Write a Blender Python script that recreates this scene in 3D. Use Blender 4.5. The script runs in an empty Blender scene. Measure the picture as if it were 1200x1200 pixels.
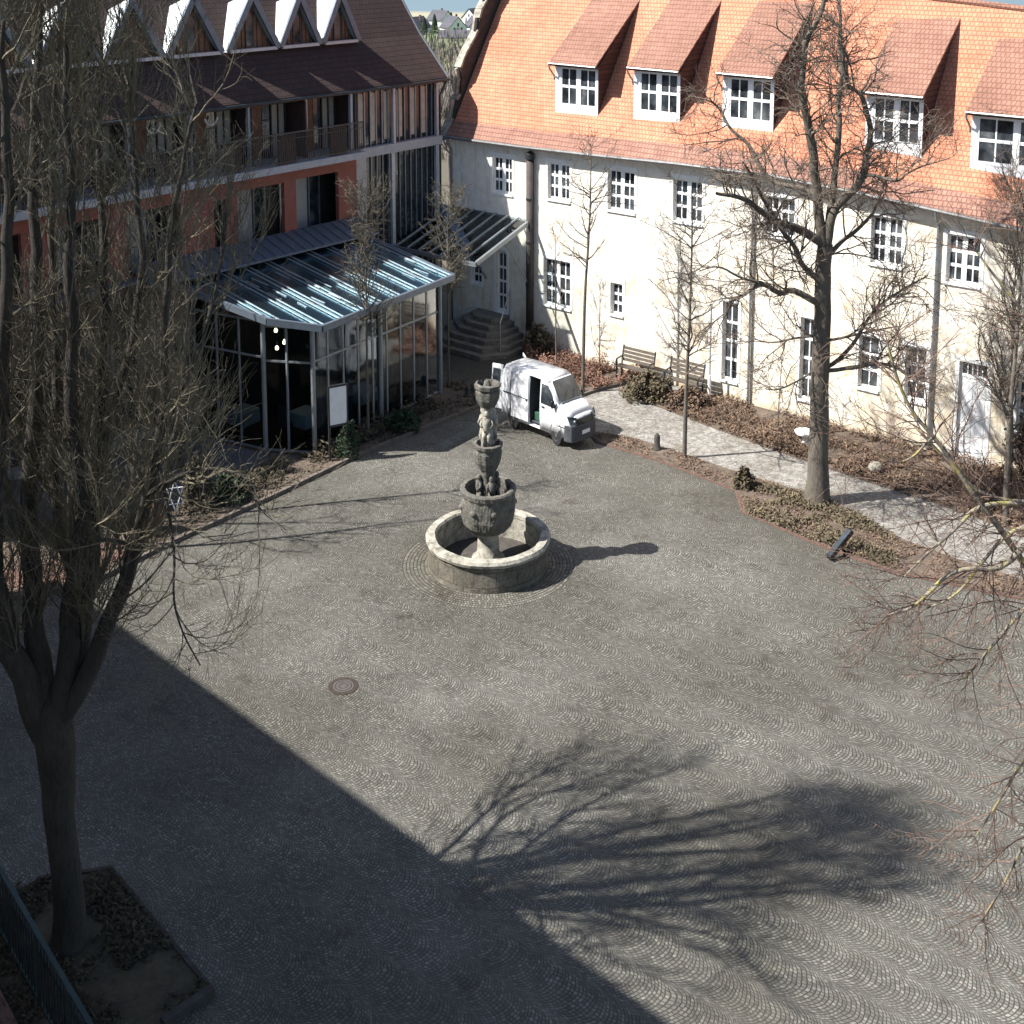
import bpy, math, random
from mathutils import Vector, Matrix, noise
from math import sin, cos, pi, sqrt, atan2, radians, hypot
random.seed(7)
SC = bpy.context.scene
COL = SC.collection

# ------------------------------------------------------------------ camera, sky, sun, exposure
cd = bpy.data.cameras.new("camera"); cam = bpy.data.objects.new("camera", cd); COL.objects.link(cam)
cam.location = (0, 0, 23.11); cam.rotation_euler = (radians(90 - 8.2613), 0, 0)
cd.sensor_width = 36; cd.sensor_fit = 'HORIZONTAL'; cd.lens = 1496.99 / 1200 * 36
cd.shift_y = -469.59 / 1200; cd.clip_start = 0.2; cd.clip_end = 6000
SC.camera = cam
SUN = Vector((-.862, -.165, 1.0)).normalized()          # direction towards the sun
el = math.asin(SUN.z); rot = atan2(SUN.x, SUN.y)
w = bpy.data.worlds.new("World"); SC.world = w; w.use_nodes = True
nt = w.node_tree; nt.nodes.clear()
sky = nt.nodes.new('ShaderNodeTexSky'); sky.sky_type = 'NISHITA'; sky.sun_disc = False
sky.sun_elevation = el; sky.sun_rotation = rot
bg = nt.nodes.new('ShaderNodeBackground'); bg.inputs[1].default_value = 0.064
ow = nt.nodes.new('ShaderNodeOutputWorld')
nt.links.new(sky.outputs[0], bg.inputs[0]); nt.links.new(bg.outputs[0], ow.inputs[0])
sl = bpy.data.lights.new("sun", 'SUN'); sl.energy = 4.6; sl.angle = radians(0.55); sl.color = (1.0, 0.96, 0.895)
so = bpy.data.objects.new("sun", sl); COL.objects.link(so)
so.rotation_euler = SUN.to_track_quat('Z', 'Y').to_euler()
SC.view_settings.view_transform = 'Standard'; SC.view_settings.look = 'None'
SC.view_settings.exposure = 1.33; SC.view_settings.gamma = 1
SC.render.engine = 'CYCLES'
SC.cycles.max_bounces = 6; SC.cycles.transparent_max_bounces = 12

# ------------------------------------------------------------------ materials
class NT:
    def __init__(s, name):
        s.m = bpy.data.materials.new(name); s.m.use_nodes = True
        s.t = s.m.node_tree; s.b = s.t.nodes['Principled BSDF']; s.out = s.t.nodes['Material Output']
    def n(s, t, **k):
        x = s.t.nodes.new(t)
        for a, v in k.items(): setattr(x, a, v)
        return x
    def l(s, a, b): s.t.links.new(a, b)
    def math(s, op, a, b=None, c=None, clamp=False):
        x = s.n('ShaderNodeMath', operation=op); x.use_clamp = clamp
        for i, v in enumerate((a, b, c)):
            if v is None: continue
            if isinstance(v, (int, float)): x.inputs[i].default_value = v
            else: s.l(v, x.inputs[i])
        return x.outputs[0]
    def comb(s, a, b, c=0.0):
        x = s.n('ShaderNodeCombineXYZ')
        for i, v in enumerate((a, b, c)):
            if isinstance(v, (int, float)): x.inputs[i].default_value = v
            else: s.l(v, x.inputs[i])
        return x.outputs[0]
    def coord(s, kind='Object'):
        return s.n('ShaderNodeTexCoord').outputs[kind]
    def sep(s, v):
        x = s.n('ShaderNodeSeparateXYZ'); s.l(v, x.inputs[0]); return x.outputs
    def noise(s, v, scale, detail=3.0, rough=.55):
        x = s.n('ShaderNodeTexNoise'); x.inputs['Scale'].default_value = scale
        x.inputs['Detail'].default_value = detail; x.inputs['Roughness'].default_value = rough
        if v is not None: s.l(v, x.inputs['Vector'])
        return x.outputs['Fac']
    def white(s, v):
        x = s.n('ShaderNodeTexWhiteNoise', noise_dimensions='3D'); s.l(v, x.inputs['Vector']); return x.outputs['Value']
    def ramp(s, f, stops):
        x = s.n('ShaderNodeValToRGB'); s.l(f, x.inputs[0]); r = x.color_ramp
        while len(r.elements) < len(stops): r.elements.new(.5)
        for e, (p, c) in zip(r.elements, stops): e.position = p; e.color = (*c, 1) if len(c) == 3 else c
        return x.outputs[0]
    def mix(s, f, a, b, mode='MIX'):
        x = s.n('ShaderNodeMix', data_type='RGBA', blend_type=mode)
        for i, v in ((0, f), (6, a), (7, b)):
            if isinstance(v, (int, float)): x.inputs[i].default_value = v
            elif isinstance(v, tuple): x.inputs[i].default_value = (*v, 1)
            else: s.l(v, x.inputs[i])
        return x.outputs[2]
    def col(s, v):
        if isinstance(v, tuple): s.b.inputs['Base Color'].default_value = (*v, 1)
        else: s.l(v, s.b.inputs['Base Color'])
    def rough(s, v):
        if isinstance(v, (int, float)): s.b.inputs['Roughness'].default_value = v
        else: s.l(v, s.b.inputs['Roughness'])
    def bump(s, h, strength=.5, dist=.02):
        x = s.n('ShaderNodeBump'); x.inputs['Strength'].default_value = strength; x.inputs['Distance'].default_value = dist
        s.l(h, x.inputs['Height']); s.l(x.outputs[0], s.b.inputs['Normal'])

M = {}
def simple(name, c, rough=.7, metal=0, var=.25, scale=3.0, bump=0.0, spec=.5, bscale=30):
    k = NT(name); v = k.coord()
    f = k.noise(v, scale, 5, .65)
    lo = tuple(x * (1 - var) for x in c); hi = tuple(min(1, x * (1 + var)) for x in c)
    k.col(k.ramp(f, [(.3, lo), (.7, hi)])); k.rough(rough); k.b.inputs['Metallic'].default_value = metal
    k.b.inputs['Specular IOR Level'].default_value = spec
    if bump: k.bump(k.noise(v, bscale, 4), bump, .02)
    M[name] = k.m; return k.m

simple('white_paint', (.78, .80, .82), .45, var=.06)
simple('white_plain', (.80, .81, .80), .6, var=.05)
simple('van_white', (.66, .67, .69), .25, var=.02)
simple('dark_metal', (.035, .04, .045), .45, metal=.3)
simple('grey_metal', (.22, .24, .26), .45, metal=.4, var=.15)
simple('grey_post', (.42, .43, .46), .5, metal=.2, var=.12)
simple('bright_metal', (.40, .42, .43), .35, metal=.5, var=.2, scale=8)
simple('zinc', (.55, .60, .62), .45, metal=.3, var=.08)
simple('gutter_zinc', (.20, .20, .20), .4, metal=.5)
simple('rust_metal', (.05, .04, .038), .75, var=.5, scale=2)
simple('brown_clad', (.062, .034, .029), .7, var=.3)
simple('wood_brown', (.16, .075, .04), .65, var=.4, scale=6)
simple('wood_grey', (.085, .070, .058), .75, var=.35, scale=7)
simple('orange_plaster', (.25, .085, .062), .85, var=.14, bump=.2)
simple('orange_curtain', (.30, .13, .07), .8, var=.25)
simple('cream_curtain', (.42, .36, .30), .9, var=.15)
simple('pale_panel', (.40, .39, .38), .8, var=.12)
simple('concrete', (.36, .37, .39), .8, var=.15, bump=.2)
simple('blue_zinc', (.13, .16, .20), .5, metal=.4, var=.15)
simple('rim_steel', (.10, .105, .11), .5, metal=.4)
simple('rubber', (.02, .02, .02), .8)
simple('plastic_grey', (.055, .06, .07), .6)
simple('interior_dark', (.02, .018, .017), .8)
simple('interior_floor', (.08, .05, .035), .5)
simple('tablecloth', (.55, .60, .68), .8, var=.08)
k = NT('glass_dark'); v = k.coord(); k.col(k.ramp(k.noise(v, .9, 3, .6), [(.38, (.012, .015, .018)), (.55, (.05, .06, .07)), (.7, (.14, .15, .155))])); k.rough(.07); k.b.inputs['Specular IOR Level'].default_value = .7; M['glass_dark'] = k.m
simple('glass_stair', (.02, .024, .028), .1, var=.3, spec=.6)
simple('brick_red', (.13, .07, .055), .85, var=.35, scale=14, bump=.4)
simple('lid_iron', (.07, .065, .06), .7)
simple('kerb_stone', (.12, .10, .085), .85, var=.35, scale=4, bump=.4)
simple('step_stone', (.17, .15, .125), .85, var=.4, scale=2.5, bump=.5)
simple('soil', (.10, .075, .058), .95, var=.45, scale=2.2, bump=.8, bscale=12)
simple('green_rail', (.035, .058, .055), .45, metal=.2)
simple('rock_dark', (.05, .045, .04), .9, var=.4)
simple('rust_ball', (.11, .05, .03), .8, var=.4, scale=9)
simple('topiary', (.025, .045, .018), .8, var=.5, scale=9, bump=.8)
simple('terrace', (.30, .29, .26), .85, var=.2, scale=1.2, bump=.3)
simple('cast_iron', (.045, .032, .026), .7, metal=.2, var=.4, scale=9)
simple('slate', (.045, .05, .07), .6, var=.3)
simple('far_white', (.72, .72, .72), .8)
simple('skin_dummy', (.5, .5, .5))
simple('blue_cloth', (.05, .09, .14), .8)
simple('chrome_black', (.01, .01, .012), .3)
simple('seat_grey', (.10, .11, .12), .9)
simple('toolbox_green', (.03, .09, .06), .6)

def glass_thin(name, tint=(.75, .82, .84), refl=.13, rgh=.04, ior=1.5, gc=(.9, .95, 1)):
    k = NT(name); k.t.nodes.remove(k.b)
    tr = k.n('ShaderNodeBsdfTransparent'); tr.inputs[0].default_value = (*tint, 1)
    gl = k.n('ShaderNodeBsdfGlossy'); gl.inputs['Roughness'].default_value = rgh; gl.inputs['Color'].default_value = (*gc, 1)
    fr = k.n('ShaderNodeFresnel'); fr.inputs[0].default_value = ior
    f = k.math('ADD', fr.outputs[0], refl, clamp=True)
    mx = k.n('ShaderNodeMixShader'); k.l(f, mx.inputs[0]); k.l(tr.outputs[0], mx.inputs[1]); k.l(gl.outputs[0], mx.inputs[2])
    k.l(mx.outputs[0], k.out.inputs[0]); M[name] = k.m
glass_thin('glass_thin', (.50, .58, .62), .0, .06, 1.22)
glass_thin('glass_roof', (.20, .26, .29), .0, .25, 1.3, (.30, .50, .62))
glass_thin('glass_clear', (.88, .92, .92), .02)
k = NT('lamp_glow'); k.b.inputs['Emission Color'].default_value = (1, .72, .38, 1); k.b.inputs['Emission Strength'].default_value = 9; M['lamp_glow'] = k.m

def bark(name, lo, hi, sc=5):
    k = NT(name); v = k.coord()
    mp = k.n('ShaderNodeMapping'); mp.inputs['Scale'].default_value = (1, 1, .22); k.l(v, mp.inputs[0])
    f = k.noise(mp.outputs[0], sc * 3, 5, .7); g = k.noise(v, .9, 3)
    c = k.ramp(f, [(.32, lo), (.68, hi)]); k.col(k.mix(.35, c, k.ramp(g, [(.35, lo), (.65, hi)])))
    k.rough(.9); k.bump(f, .8, .05); M[name] = k.m
bark('bark_grey', (.06, .052, .043), (.165, .142, .115))
bark('bark_dark', (.014, .012, .011), (.055, .048, .040))
bark('twig_olive', (.055, .048, .034), (.20, .175, .12))
bark('twig_grey', (.055, .045, .036), (.15, .125, .10))
bark('twig_brown', (.085, .066, .052), (.22, .175, .135))
bark('twig_red', (.09, .055, .043), (.21, .14, .105))
bark('twig_far', (.09, .075, .065), (.18, .155, .135))
# lichen-covered branches
k = NT('bark_lichen'); v = k.coord(); f = k.noise(v, 4.5, 4, .6); g = k.noise(v, 14, 4, .6)
c = k.ramp(f, [(.40, (.07, .06, .05)), (.50, (.30, .27, .22)), (.60, (.42, .36, .10))]); c = k.mix(k.math('MULTIPLY', g, .8), c, (.09, .07, .06))
k.col(c); k.rough(.9); k.bump(g, .6, .02); M['bark_lichen'] = k.m

# --- small-stone paving laid in segmental arcs (rows follow the arc, each stone its own tone)
DX, DY = .77995, -.62584
def cobbles(name, polar=None, tone=1.0):
    k = NT(name); v = k.coord(); x, y, _ = k.sep(v)
    warp = k.math('ADD', k.math('MULTIPLY', k.math('SUBTRACT', k.noise(v, .4, 2), .5), .55), k.math('MULTIPLY', k.math('SUBTRACT', k.noise(v, 2.3, 2), .5), .10))
    if polar is None:
        a = k.math('ADD', k.math('ADD', k.math('MULTIPLY', x, DX), k.math('MULTIPLY', y, DY)), warp)
        b = k.math('ADD', k.math('ADD', k.math('MULTIPLY', x, -DY), k.math('MULTIPLY', y, DX)), warp)
        W = 1.15; R = .615
        bc = k.math('DIVIDE', b, W); ci = k.math('FLOOR', bc)
        u = k.math('MULTIPLY', k.math('SUBTRACT', k.math('SUBTRACT', bc, ci), .5), W)
        ph = k.math('MULTIPLY', k.math('MODULO', ci, 2), .22)
        arc = k.math('SQRT', k.math('SUBTRACT', R * R, k.math('MULTIPLY', u, u)))
        q = k.math('DIVIDE', k.math('ADD', k.math('SUBTRACT', a, arc), k.math('ADD', ph, 500)), .095)
        th = k.math('MULTIPLY', k.math('ARCSINE', k.math('DIVIDE', u, R)), R)
    else:
        cx, cy = polar
        dx = k.math('SUBTRACT', x, cx); dy = k.math('SUBTRACT', y, cy)
        r = k.math('SQRT', k.math('ADD', k.math('MULTIPLY', dx, dx), k.math('MULTIPLY', dy, dy)))
        q = k.math('DIVIDE', r, .13); th = k.math('MULTIPLY', k.math('ARCTAN2', dy, dx), k.math('MAXIMUM', k.math('MULTIPLY', k.math('FLOOR', q), .13), .2))
        ci = 0.0
    row = k.math('FLOOR', q); fr = k.math('SUBTRACT', q, row)
    jit = k.white(k.comb(row, ci, 3.0))
    s = k.math('ADD', k.math('DIVIDE', th, .10), jit)
    idx = k.math('FLOOR', s); fs = k.math('SUBTRACT', s, idx)
    e1 = k.math('MINIMUM', fr, k.math('SUBTRACT', 1.0, fr)); e2 = k.math('MINIMUM', fs, k.math('SUBTRACT', 1.0, fs))
    e = k.math('MINIMUM', e1, k.math('MULTIPLY', e2, 1.25))
    dome = k.n('ShaderNodeMapRange', interpolation_type='SMOOTHSTEP'); k.l(e, dome.inputs[0]); dome.inputs[1].default_value = .03; dome.inputs[2].default_value = .24
    rnd = k.white(k.comb(idx, row, ci)); rnd2 = k.white(k.comb(idx, row, k.math('ADD', ci, 37.3)))
    t = tone
    stone = k.ramp(rnd, [(0, (.075*t, .0745*t, .072*t)), (.40, (.125*t, .1235*t, .118*t)), (.80, (.172*t, .169*t, .158*t)), (1, (.25*t, .245*t, .23*t))])
    stone = k.mix(k.math('MULTIPLY', rnd2, .35), stone, (.15*t, .135*t, .118*t))
    big = k.noise(v, .13, 4, .6); med = k.noise(v, .7, 4, .6); fine = k.noise(v, 2.6, 4, .7)
    joint = k.mix(med, (.026, .023, .018), (.042, .042, .026))
    c = k.mix(dome.outputs[0], joint, stone)
    shade = k.ramp(big, [(.34, (.62, .60, .54)), (.50, (.86, .85, .82)), (.63, (1.16, 1.16, 1.15))])
    wear = k.ramp(k.noise(v, .33, 5, .65), [(.38, (1, 1, 1)), (.62, (0, 0, 0))]); c = k.mix(k.math('MULTIPLY', wear, .30), c, (.105*t, .101*t, .092*t)); c = k.mix(1.0, c, shade, 'MULTIPLY')
    spots = k.ramp(med, [(.30, (.55, .50, .44)), (.40, (.95, .95, .93)), (.75, (1.1, 1.1, 1.08))])
    c = k.mix(.8, c, spots, 'MULTIPLY')
    c = k.mix(k.ramp(fine, [(.60, (0, 0, 0)), (.76, (.35, .35, .35))]), c, (.06, .045, .03))
    k.col(c); k.rough(k.math('ADD', .5, k.math('MULTIPLY', rnd2, .3)))
    k.b.inputs['Specular IOR Level'].default_value = .45
    k.bump(k.math('ADD', dome.outputs[0], k.math('MULTIPLY', rnd, .5)), .55, .02); M[name] = k.m
cobbles('cobbles', tone=1.0)
FC = (-.87, 43.95)
cobbles('cobble_ring', FC, 1.25)

k = NT('gravel'); v = k.coord(); f = k.noise(v, 14, 3, .8); g = k.noise(v, .5, 4); vo = k.n('ShaderNodeTexVoronoi'); vo.inputs['Scale'].default_value = 9; k.l(v, vo.inputs['Vector'])
c = k.mix(k.sep(vo.outputs['Color'])[0], (.045, .04, .035), (.34, .325, .30)); c = k.mix(.5, c, k.ramp(f, [(.3, (.12, .115, .11)), (.7, (.34, .33, .32))]))
k.col(k.mix(1, c, k.mix(.5, k.ramp(g, [(.3, (.6, .56, .50)), (.65, (1.1, 1.1, 1.1))]), k.ramp(k.noise(v, 2.2, 4, .7), [(.35, (.45, .40, .33)), (.6, (1.15, 1.15, 1.15))])), 'MULTIPLY')); k.rough(.9); k.bump(vo.outputs['Distance'], .6, .03); M['gravel'] = k.m

# plaster wall with bare limestone showing through
k = NT('old_plaster'); v = k.coord()
vo = k.n('ShaderNodeTexVoronoi'); vo.inputs['Scale'].default_value = 1.25; mp = k.n('ShaderNodeMapping'); mp.inputs['Scale'].default_value = (1.5, 1, 1.9); k.l(v, mp.inputs[0]); k.l(mp.outputs[0], vo.inputs['Vector'])
vr = k.sep(vo.outputs['Color'])
patch = k.noise(v, .55, 5, .65); fine = k.noise(v, 7, 5, .75); mid = k.noise(v, 2.1, 4, .65)
x, y, z = k.sep(v)
plaster = k.ramp(mid, [(.25, (.60, .53, .42)), (.42, (.74, .69, .60)), (.7, (.82, .79, .72))])
stone = k.ramp(vr[0], [(0, (.54, .44, .30)), (.4, (.64, .56, .42)), (.8, (.72, .66, .54)), (1, (.45, .34, .25))])
low = k.math('MULTIPLY', k.math('SUBTRACT', 6.0, z), .018)
pm = k.ramp(k.math('ADD', k.math('ADD', patch, low), k.math('MULTIPLY', k.math('SUBTRACT', x, 2.0), .004)), [(.50, (0, 0, 0)), (.66, (1, 1, 1))])
c = k.mix(k.math('MULTIPLY', pm, .8), plaster, stone)
sp = k.ramp(fine, [(.62, (1, 1, 1)), (.74, (.55, .45, .34))]); c = k.mix(.7, c, sp, 'MULTIPLY')
foot_tone = k.ramp(k.math('ADD', z, k.math('MULTIPLY', mid, 1.2)), [(.5, (.72, .66, .56)), (1.0, (1, 1, 1))]); c = k.mix(1, c, foot_tone, 'MULTIPLY')  # wall colour gets darker and browner towards the bottom
mp2 = k.n('ShaderNodeMapping'); mp2.inputs['Scale'].default_value = (2.6, 1, .16); k.l(v, mp2.inputs[0]); stv = k.noise(mp2.outputs[0], 1.6, 4, .7); c = k.mix(.6, c, k.ramp(stv, [(.34, (.62, .58, .52)), (.46, (1, 1, 1))]), 'MULTIPLY')
k.col(c); k.rough(.95); k.bump(k.math('ADD', fine, vr[1]), .4, .05); M['old_plaster'] = k.m

def tiles(name, c1, c2, cm, tw=.30, th=.33, bumpd=.03, alongx=True):
    k = NT(name); v = k.coord(); x, y, z = k.sep(v)
    h = z if alongx else k.math('ADD', z, y)
    br = k.n('ShaderNodeTexBrick'); k.l(k.comb(x, h, 0), br.inputs['Vector']); br.inputs['Scale'].default_value = 1
    br.inputs['Brick Width'].default_value = tw; br.inputs['Row Height'].default_value = th; br.inputs['Mortar Size'].default_value = .022; br.inputs['Mortar Smooth'].default_value = .4
    br.inputs['Color1'].default_value = (*c1, 1); br.inputs['Color2'].default_value = (*c2, 1); br.inputs['Mortar'].default_value = (*cm, 1); br.inputs['Bias'].default_value = -.1
    g = k.noise(v, .45, 5, .65); g2 = k.noise(v, 3.2, 4, .7)
    c = k.mix(1, br.outputs[0], k.ramp(g, [(.3, (.78, .74, .70)), (.7, (1.12, 1.12, 1.10))]), 'MULTIPLY')
    g3 = k.noise(v, 1.1, 5, .7); c = k.mix(k.ramp(g3, [(.60, (0, 0, 0)), (.75, (.45, .45, .45))]), c, tuple(q * .55 for q in c1)); c = k.mix(.75, c, k.ramp(g2, [(.3, (.78, .72, .68)), (.6, (1.06, 1.06, 1.05))]), 'MULTIPLY')
    k.col(c); k.rough(.85)
    fr = k.math('FRACT', k.math('DIVIDE', h, th))
    k.bump(k.math('SUBTRACT', k.math('MULTIPLY', br.outputs['Fac'], -.6), k.math('MULTIPLY', fr, .7)), .9, bumpd); M[name] = k.m
tiles('tiles_orange', (.56, .25, .155), (.50, .205, .125), (.41, .15, .09), .20, .20)
tiles('tiles_brown', (.29, .155, .115), (.25, .13, .095), (.19, .095, .07), .2, .2)
tiles('tiles_old', (.26, .14, .11), (.35, .18, .13), (.18, .09, .075), .2, .2)
tiles('tiles_dark', (.052, .028, .025), (.038, .021, .020), (.02, .012, .012), .25, .25)
tiles('tiles_cheek', (.10, .055, .045), (.075, .042, .036), (.03, .02, .018), .24, .26)
tiles('tiles_far', (.22, .10, .08), (.16, .08, .07), (.1, .05, .04), 1, 1)
tiles('slate_far', (.06, .065, .09), (.08, .08, .10), (.04, .04, .05), 1, 1)

# masonry of the fountain basin
simple('asphalt_dark', (.075, .075, .078), .9, var=.25, scale=4)
k = NT('fountain_stone'); v = k.coord(); f = k.noise(v, 1.6, 6, .7); g = k.noise(v, 9, 5, .75); x, y, z = k.sep(v)
an = k.math('MULTIPLY', k.math('ARCTAN2', y, x), 2.25)
br = k.n('ShaderNodeTexBrick'); k.l(k.comb(an, k.math('ADD', z, .35), 0), br.inputs['Vector']); br.inputs['Scale'].default_value = 1
br.inputs['Brick Width'].default_value = .8; br.inputs['Row Height'].default_value = .55; br.inputs['Mortar Size'].default_value = .014; br.inputs['Mortar Smooth'].default_value = .5
br.inputs['Color1'].default_value = (.9, .88, .84, 1); br.inputs['Color2'].default_value = (.68, .64, .58, 1); br.inputs['Mortar'].default_value = (.25, .22, .18, 1)
c = k.ramp(f, [(.34, (.030, .029, .026)), (.50, (.075, .070, .060)), (.62, (.19, .175, .145)), (.76, (.33, .31, .26))])
c = k.mix(.5, c, k.ramp(g, [(.3, (.06, .055, .045)), (.7, (.30, .28, .23))])); c = k.mix(.85, c, br.outputs[0], 'MULTIPLY')
k.col(c); k.rough(.9); k.bump(k.math('ADD', g, k.math('MULTIPLY', br.outputs['Fac'], -.8)), .7, .04); M['fountain_stone'] = k.m
k = NT('fountain_dark'); v = k.coord(); f = k.noise(v, 2.2, 6, .7); g = k.noise(v, 11, 5, .75)
c = k.ramp(f, [(.30, (.035, .034, .032)), (.50, (.095, .09, .08)), (.72, (.24, .225, .19))]); c = k.mix(.4, c, k.ramp(g, [(.3, (.04, .04, .035)), (.7, (.22, .21, .18))]))
k.col(c); k.rough(.9); k.bump(k.math('ADD', g, f), .8, .07); M['fountain_dark'] = k.m
k = NT('fountain_pale'); v = k.coord(); f = k.noise(v, 3, 6, .7); g = k.noise(v, 11, 5, .75)
c = k.ramp(f, [(.34, (.07, .066, .058)), (.46, (.24, .23, .19)), (.60, (.42, .40, .34))]); c = k.mix(.25, c, k.ramp(g, [(.3, (.12, .11, .09)), (.7, (.45, .42, .36))]))
k.col(c); k.rough(.9); k.bump(k.math('ADD', g, f), .6, .05); M['fountain_pale'] = k.m

def leafmat(name, stops, sc=1.3):
    k = NT(name); v = k.coord(); f = k.noise(v, sc, 3); g = k.noise(v, 9, 2)
    k.col(k.mix(.5, k.ramp(f, stops), k.ramp(g, stops))); k.rough(.85); M[name] = k.m
leafmat('cover_brown', [(.3, (.06, .036, .026)), (.5, (.13, .082, .055)), (.7, (.24, .175, .115))], .8)
leafmat('cover_red', [(.3, (.10, .05, .038)), (.5, (.20, .105, .075)), (.7, (.28, .18, .12))], .8)
leafmat('cover_olive', [(.3, (.045, .040, .022)), (.5, (.10, .080, .048)), (.7, (.20, .155, .095))])
leafmat('cover_dark', [(.3, (.03, .026, .016)), (.5, (.055, .045, .025)), (.7, (.09, .07, .04))])
leafmat('conifer', [(.3, (.012, .028, .014)), (.5, (.025, .05, .022)), (.7, (.05, .085, .035))])
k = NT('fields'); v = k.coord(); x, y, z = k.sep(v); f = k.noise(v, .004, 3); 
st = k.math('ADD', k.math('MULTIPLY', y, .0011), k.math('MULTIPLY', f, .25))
k.col(k.ramp(st, [(.3, (.09, .08, .055)), (.55, (.17, .18, .09)), (.75, (.13, .19, .08)), (.95, (.30, .27, .19)), (1, (.10, .15, .18))])); k.rough(1); M['fields'] = k.m  # blue at the far end of the ramp imitates distance haze

# ------------------------------------------------------------------ mesh helpers
class MB:
    def __init__(s): s.v = []; s.f = []
    def add(s, vs, fs):
        o = len(s.v); s.v += [tuple(p) for p in vs]; s.f += [tuple(i + o for i in f) for f in fs]
    def box(s, x0, x1, y0, y1, z0, z1):
        s.add([(x0,y0,z0),(x1,y0,z0),(x1,y1,z0),(x0,y1,z0),(x0,y0,z1),(x1,y0,z1),(x1,y1,z1),(x0,y1,z1)],
              [(0,3,2,1),(4,5,6,7),(0,1,5,4),(1,2,6,5),(2,3,7,6),(3,0,4,7)]); return s
    def quad(s, *p): s.add(p, [tuple(range(len(p)))]); return s
    def prism(s, pts, d):
        """closed solid: polygon pts (3D) extruded by the vector d"""
        n = len(pts); d = Vector(d); a = [Vector(p) for p in pts]; b = [p + d for p in a]
        s.add(a + b, [tuple(range(n))[::-1], tuple(range(n, 2*n))] + [(i, (i+1) % n, (i+1) % n + n, i + n) for i in range(n)]); return s
    def slab(s, pts, z0, z1):
        return s.prism([(p[0], p[1], z0) for p in pts], (0, 0, z1 - z0))
    def bar(s, a, b, wd, ht=None):
        """rectangular bar between two points"""
        ht = ht or wd; a = Vector(a); b = Vector(b); d = (b - a).normalized()
        up = Vector((0, 0, 1)) if abs(d.z) < .95 else Vector((1, 0, 0))
        sx = d.cross(up).normalized() * wd / 2; sy = sx.cross(d).normalized() * ht / 2
        vs = [a - sx - sy, a + sx - sy, a + sx + sy, a - sx + sy, b - sx - sy, b + sx - sy, b + sx + sy, b - sx + sy]
        s.add(vs, [(0,3,2,1),(4,5,6,7),(0,1,5,4),(1,2,6,5),(2,3,7,6),(3,0,4,7)]); return s
    def tube(s, pts, rad, n=8, cap=True):
        pts = [Vector(p) for p in pts]
        if not isinstance(rad, (list, tuple)): rad = [rad] * len(pts)
        base = len(s.v); ref = None
        for i, p in enumerate(pts):
            d = (pts[min(i+1, len(pts)-1)] - pts[max(i-1, 0)])
            if d.length < 1e-9: d = Vector((0, 0, 1))
            d.normalize()
            if ref is None: ref = Vector((1, 0, 0)) if abs(d.x) < .8 else Vector((0, 1, 0))
            a = (ref - d * ref.dot(d)).normalized(); b = d.cross(a); ref = a
            for j in range(n):
                t = 2*pi*j/n; s.v.append(tuple(p + (a * cos(t) + b * sin(t)) * rad[i]))
        for i in range(len(pts) - 1):
            for j in range(n):
                k2 = (j + 1) % n
                s.f.append((base + i*n + j, base + i*n + k2, base + (i+1)*n + k2, base + (i+1)*n + j))
        if cap:
            s.f.append(tuple(base + j for j in range(n))[::-1]); e = base + (len(pts)-1)*n
            s.f.append(tuple(e + j for j in range(n)))
        return s
    def lathe(s, prof, n=48, c=(0, 0), wob=None, close=False):
        base = len(s.v)
        for i, (r, z) in enumerate(prof):
            for j in range(n):
                t = 2*pi*j/n; rr = r * (1 + (wob(t, z) if wob else 0)); s.v.append((c[0] + rr*cos(t), c[1] + rr*sin(t), z))
        m = len(prof)
        for i in range(m if close else m - 1):
            i2 = (i + 1) % m
            for j in range(n):
                k2 = (j + 1) % n; s.f.append((base + i*n + j, base + i*n + k2, base + i2*n + k2, base + i2*n + j))
        if not close:
            s.f.append(tuple(base + j for j in range(n))[::-1]); s.f.append(tuple(base + (m-1)*n + j for j in range(n)))
        return s
    def xform(s, mat, start=0):
        s.v[start:] = [tuple(mat @ Vector(p)) for p in s.v[start:]]; return s
    def build(s, name, mat, parent=None, smooth=False, bevel=0):
        me = bpy.data.meshes.new(name); me.from_pydata(s.v, [], s.f); me.update()
        o = bpy.data.objects.new(name, me); COL.objects.link(o)
        me.materials.append(M[mat] if isinstance(mat, str) else mat)
        if smooth: me.polygons.foreach_set('use_smooth', [True] * len(me.polygons))
        if parent is not None: o.parent = parent
        if bevel:
            b = o.modifiers.new('bevel', 'BEVEL'); b.width = bevel; b.segments = 2; b.limit_method = 'ANGLE'
        return o
def tag(o, label=None, cat=None, group=None, kind=None):
    if label: o['label'] = label
    if cat: o['category'] = cat
    if group: o['group'] = group
    if kind: o['kind'] = kind
    return o
def thing(name, label, cat, loc=(0, 0, 0), rz=0, group=None):
    o = bpy.data.objects.new(name, None); COL.objects.link(o); o.location = loc; o.rotation_euler = (0, 0, rz)
    o.empty_display_size = .3
    return tag(o, label, cat, group)
def copy_tree(o, parent=None, depth=0):
    c = o.copy(); COL.objects.link(c)
    if parent is not None: c.parent = parent
    for ch in [x for x in KIDS.get(o.name, [])]: copy_tree(ch, c, depth + 1)
    return c
KIDS = {}
def index_kids():
    KIDS.clear()
    for o in bpy.data.objects:
        if o.parent: KIDS.setdefault(o.parent.name, []).append(o)

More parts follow.
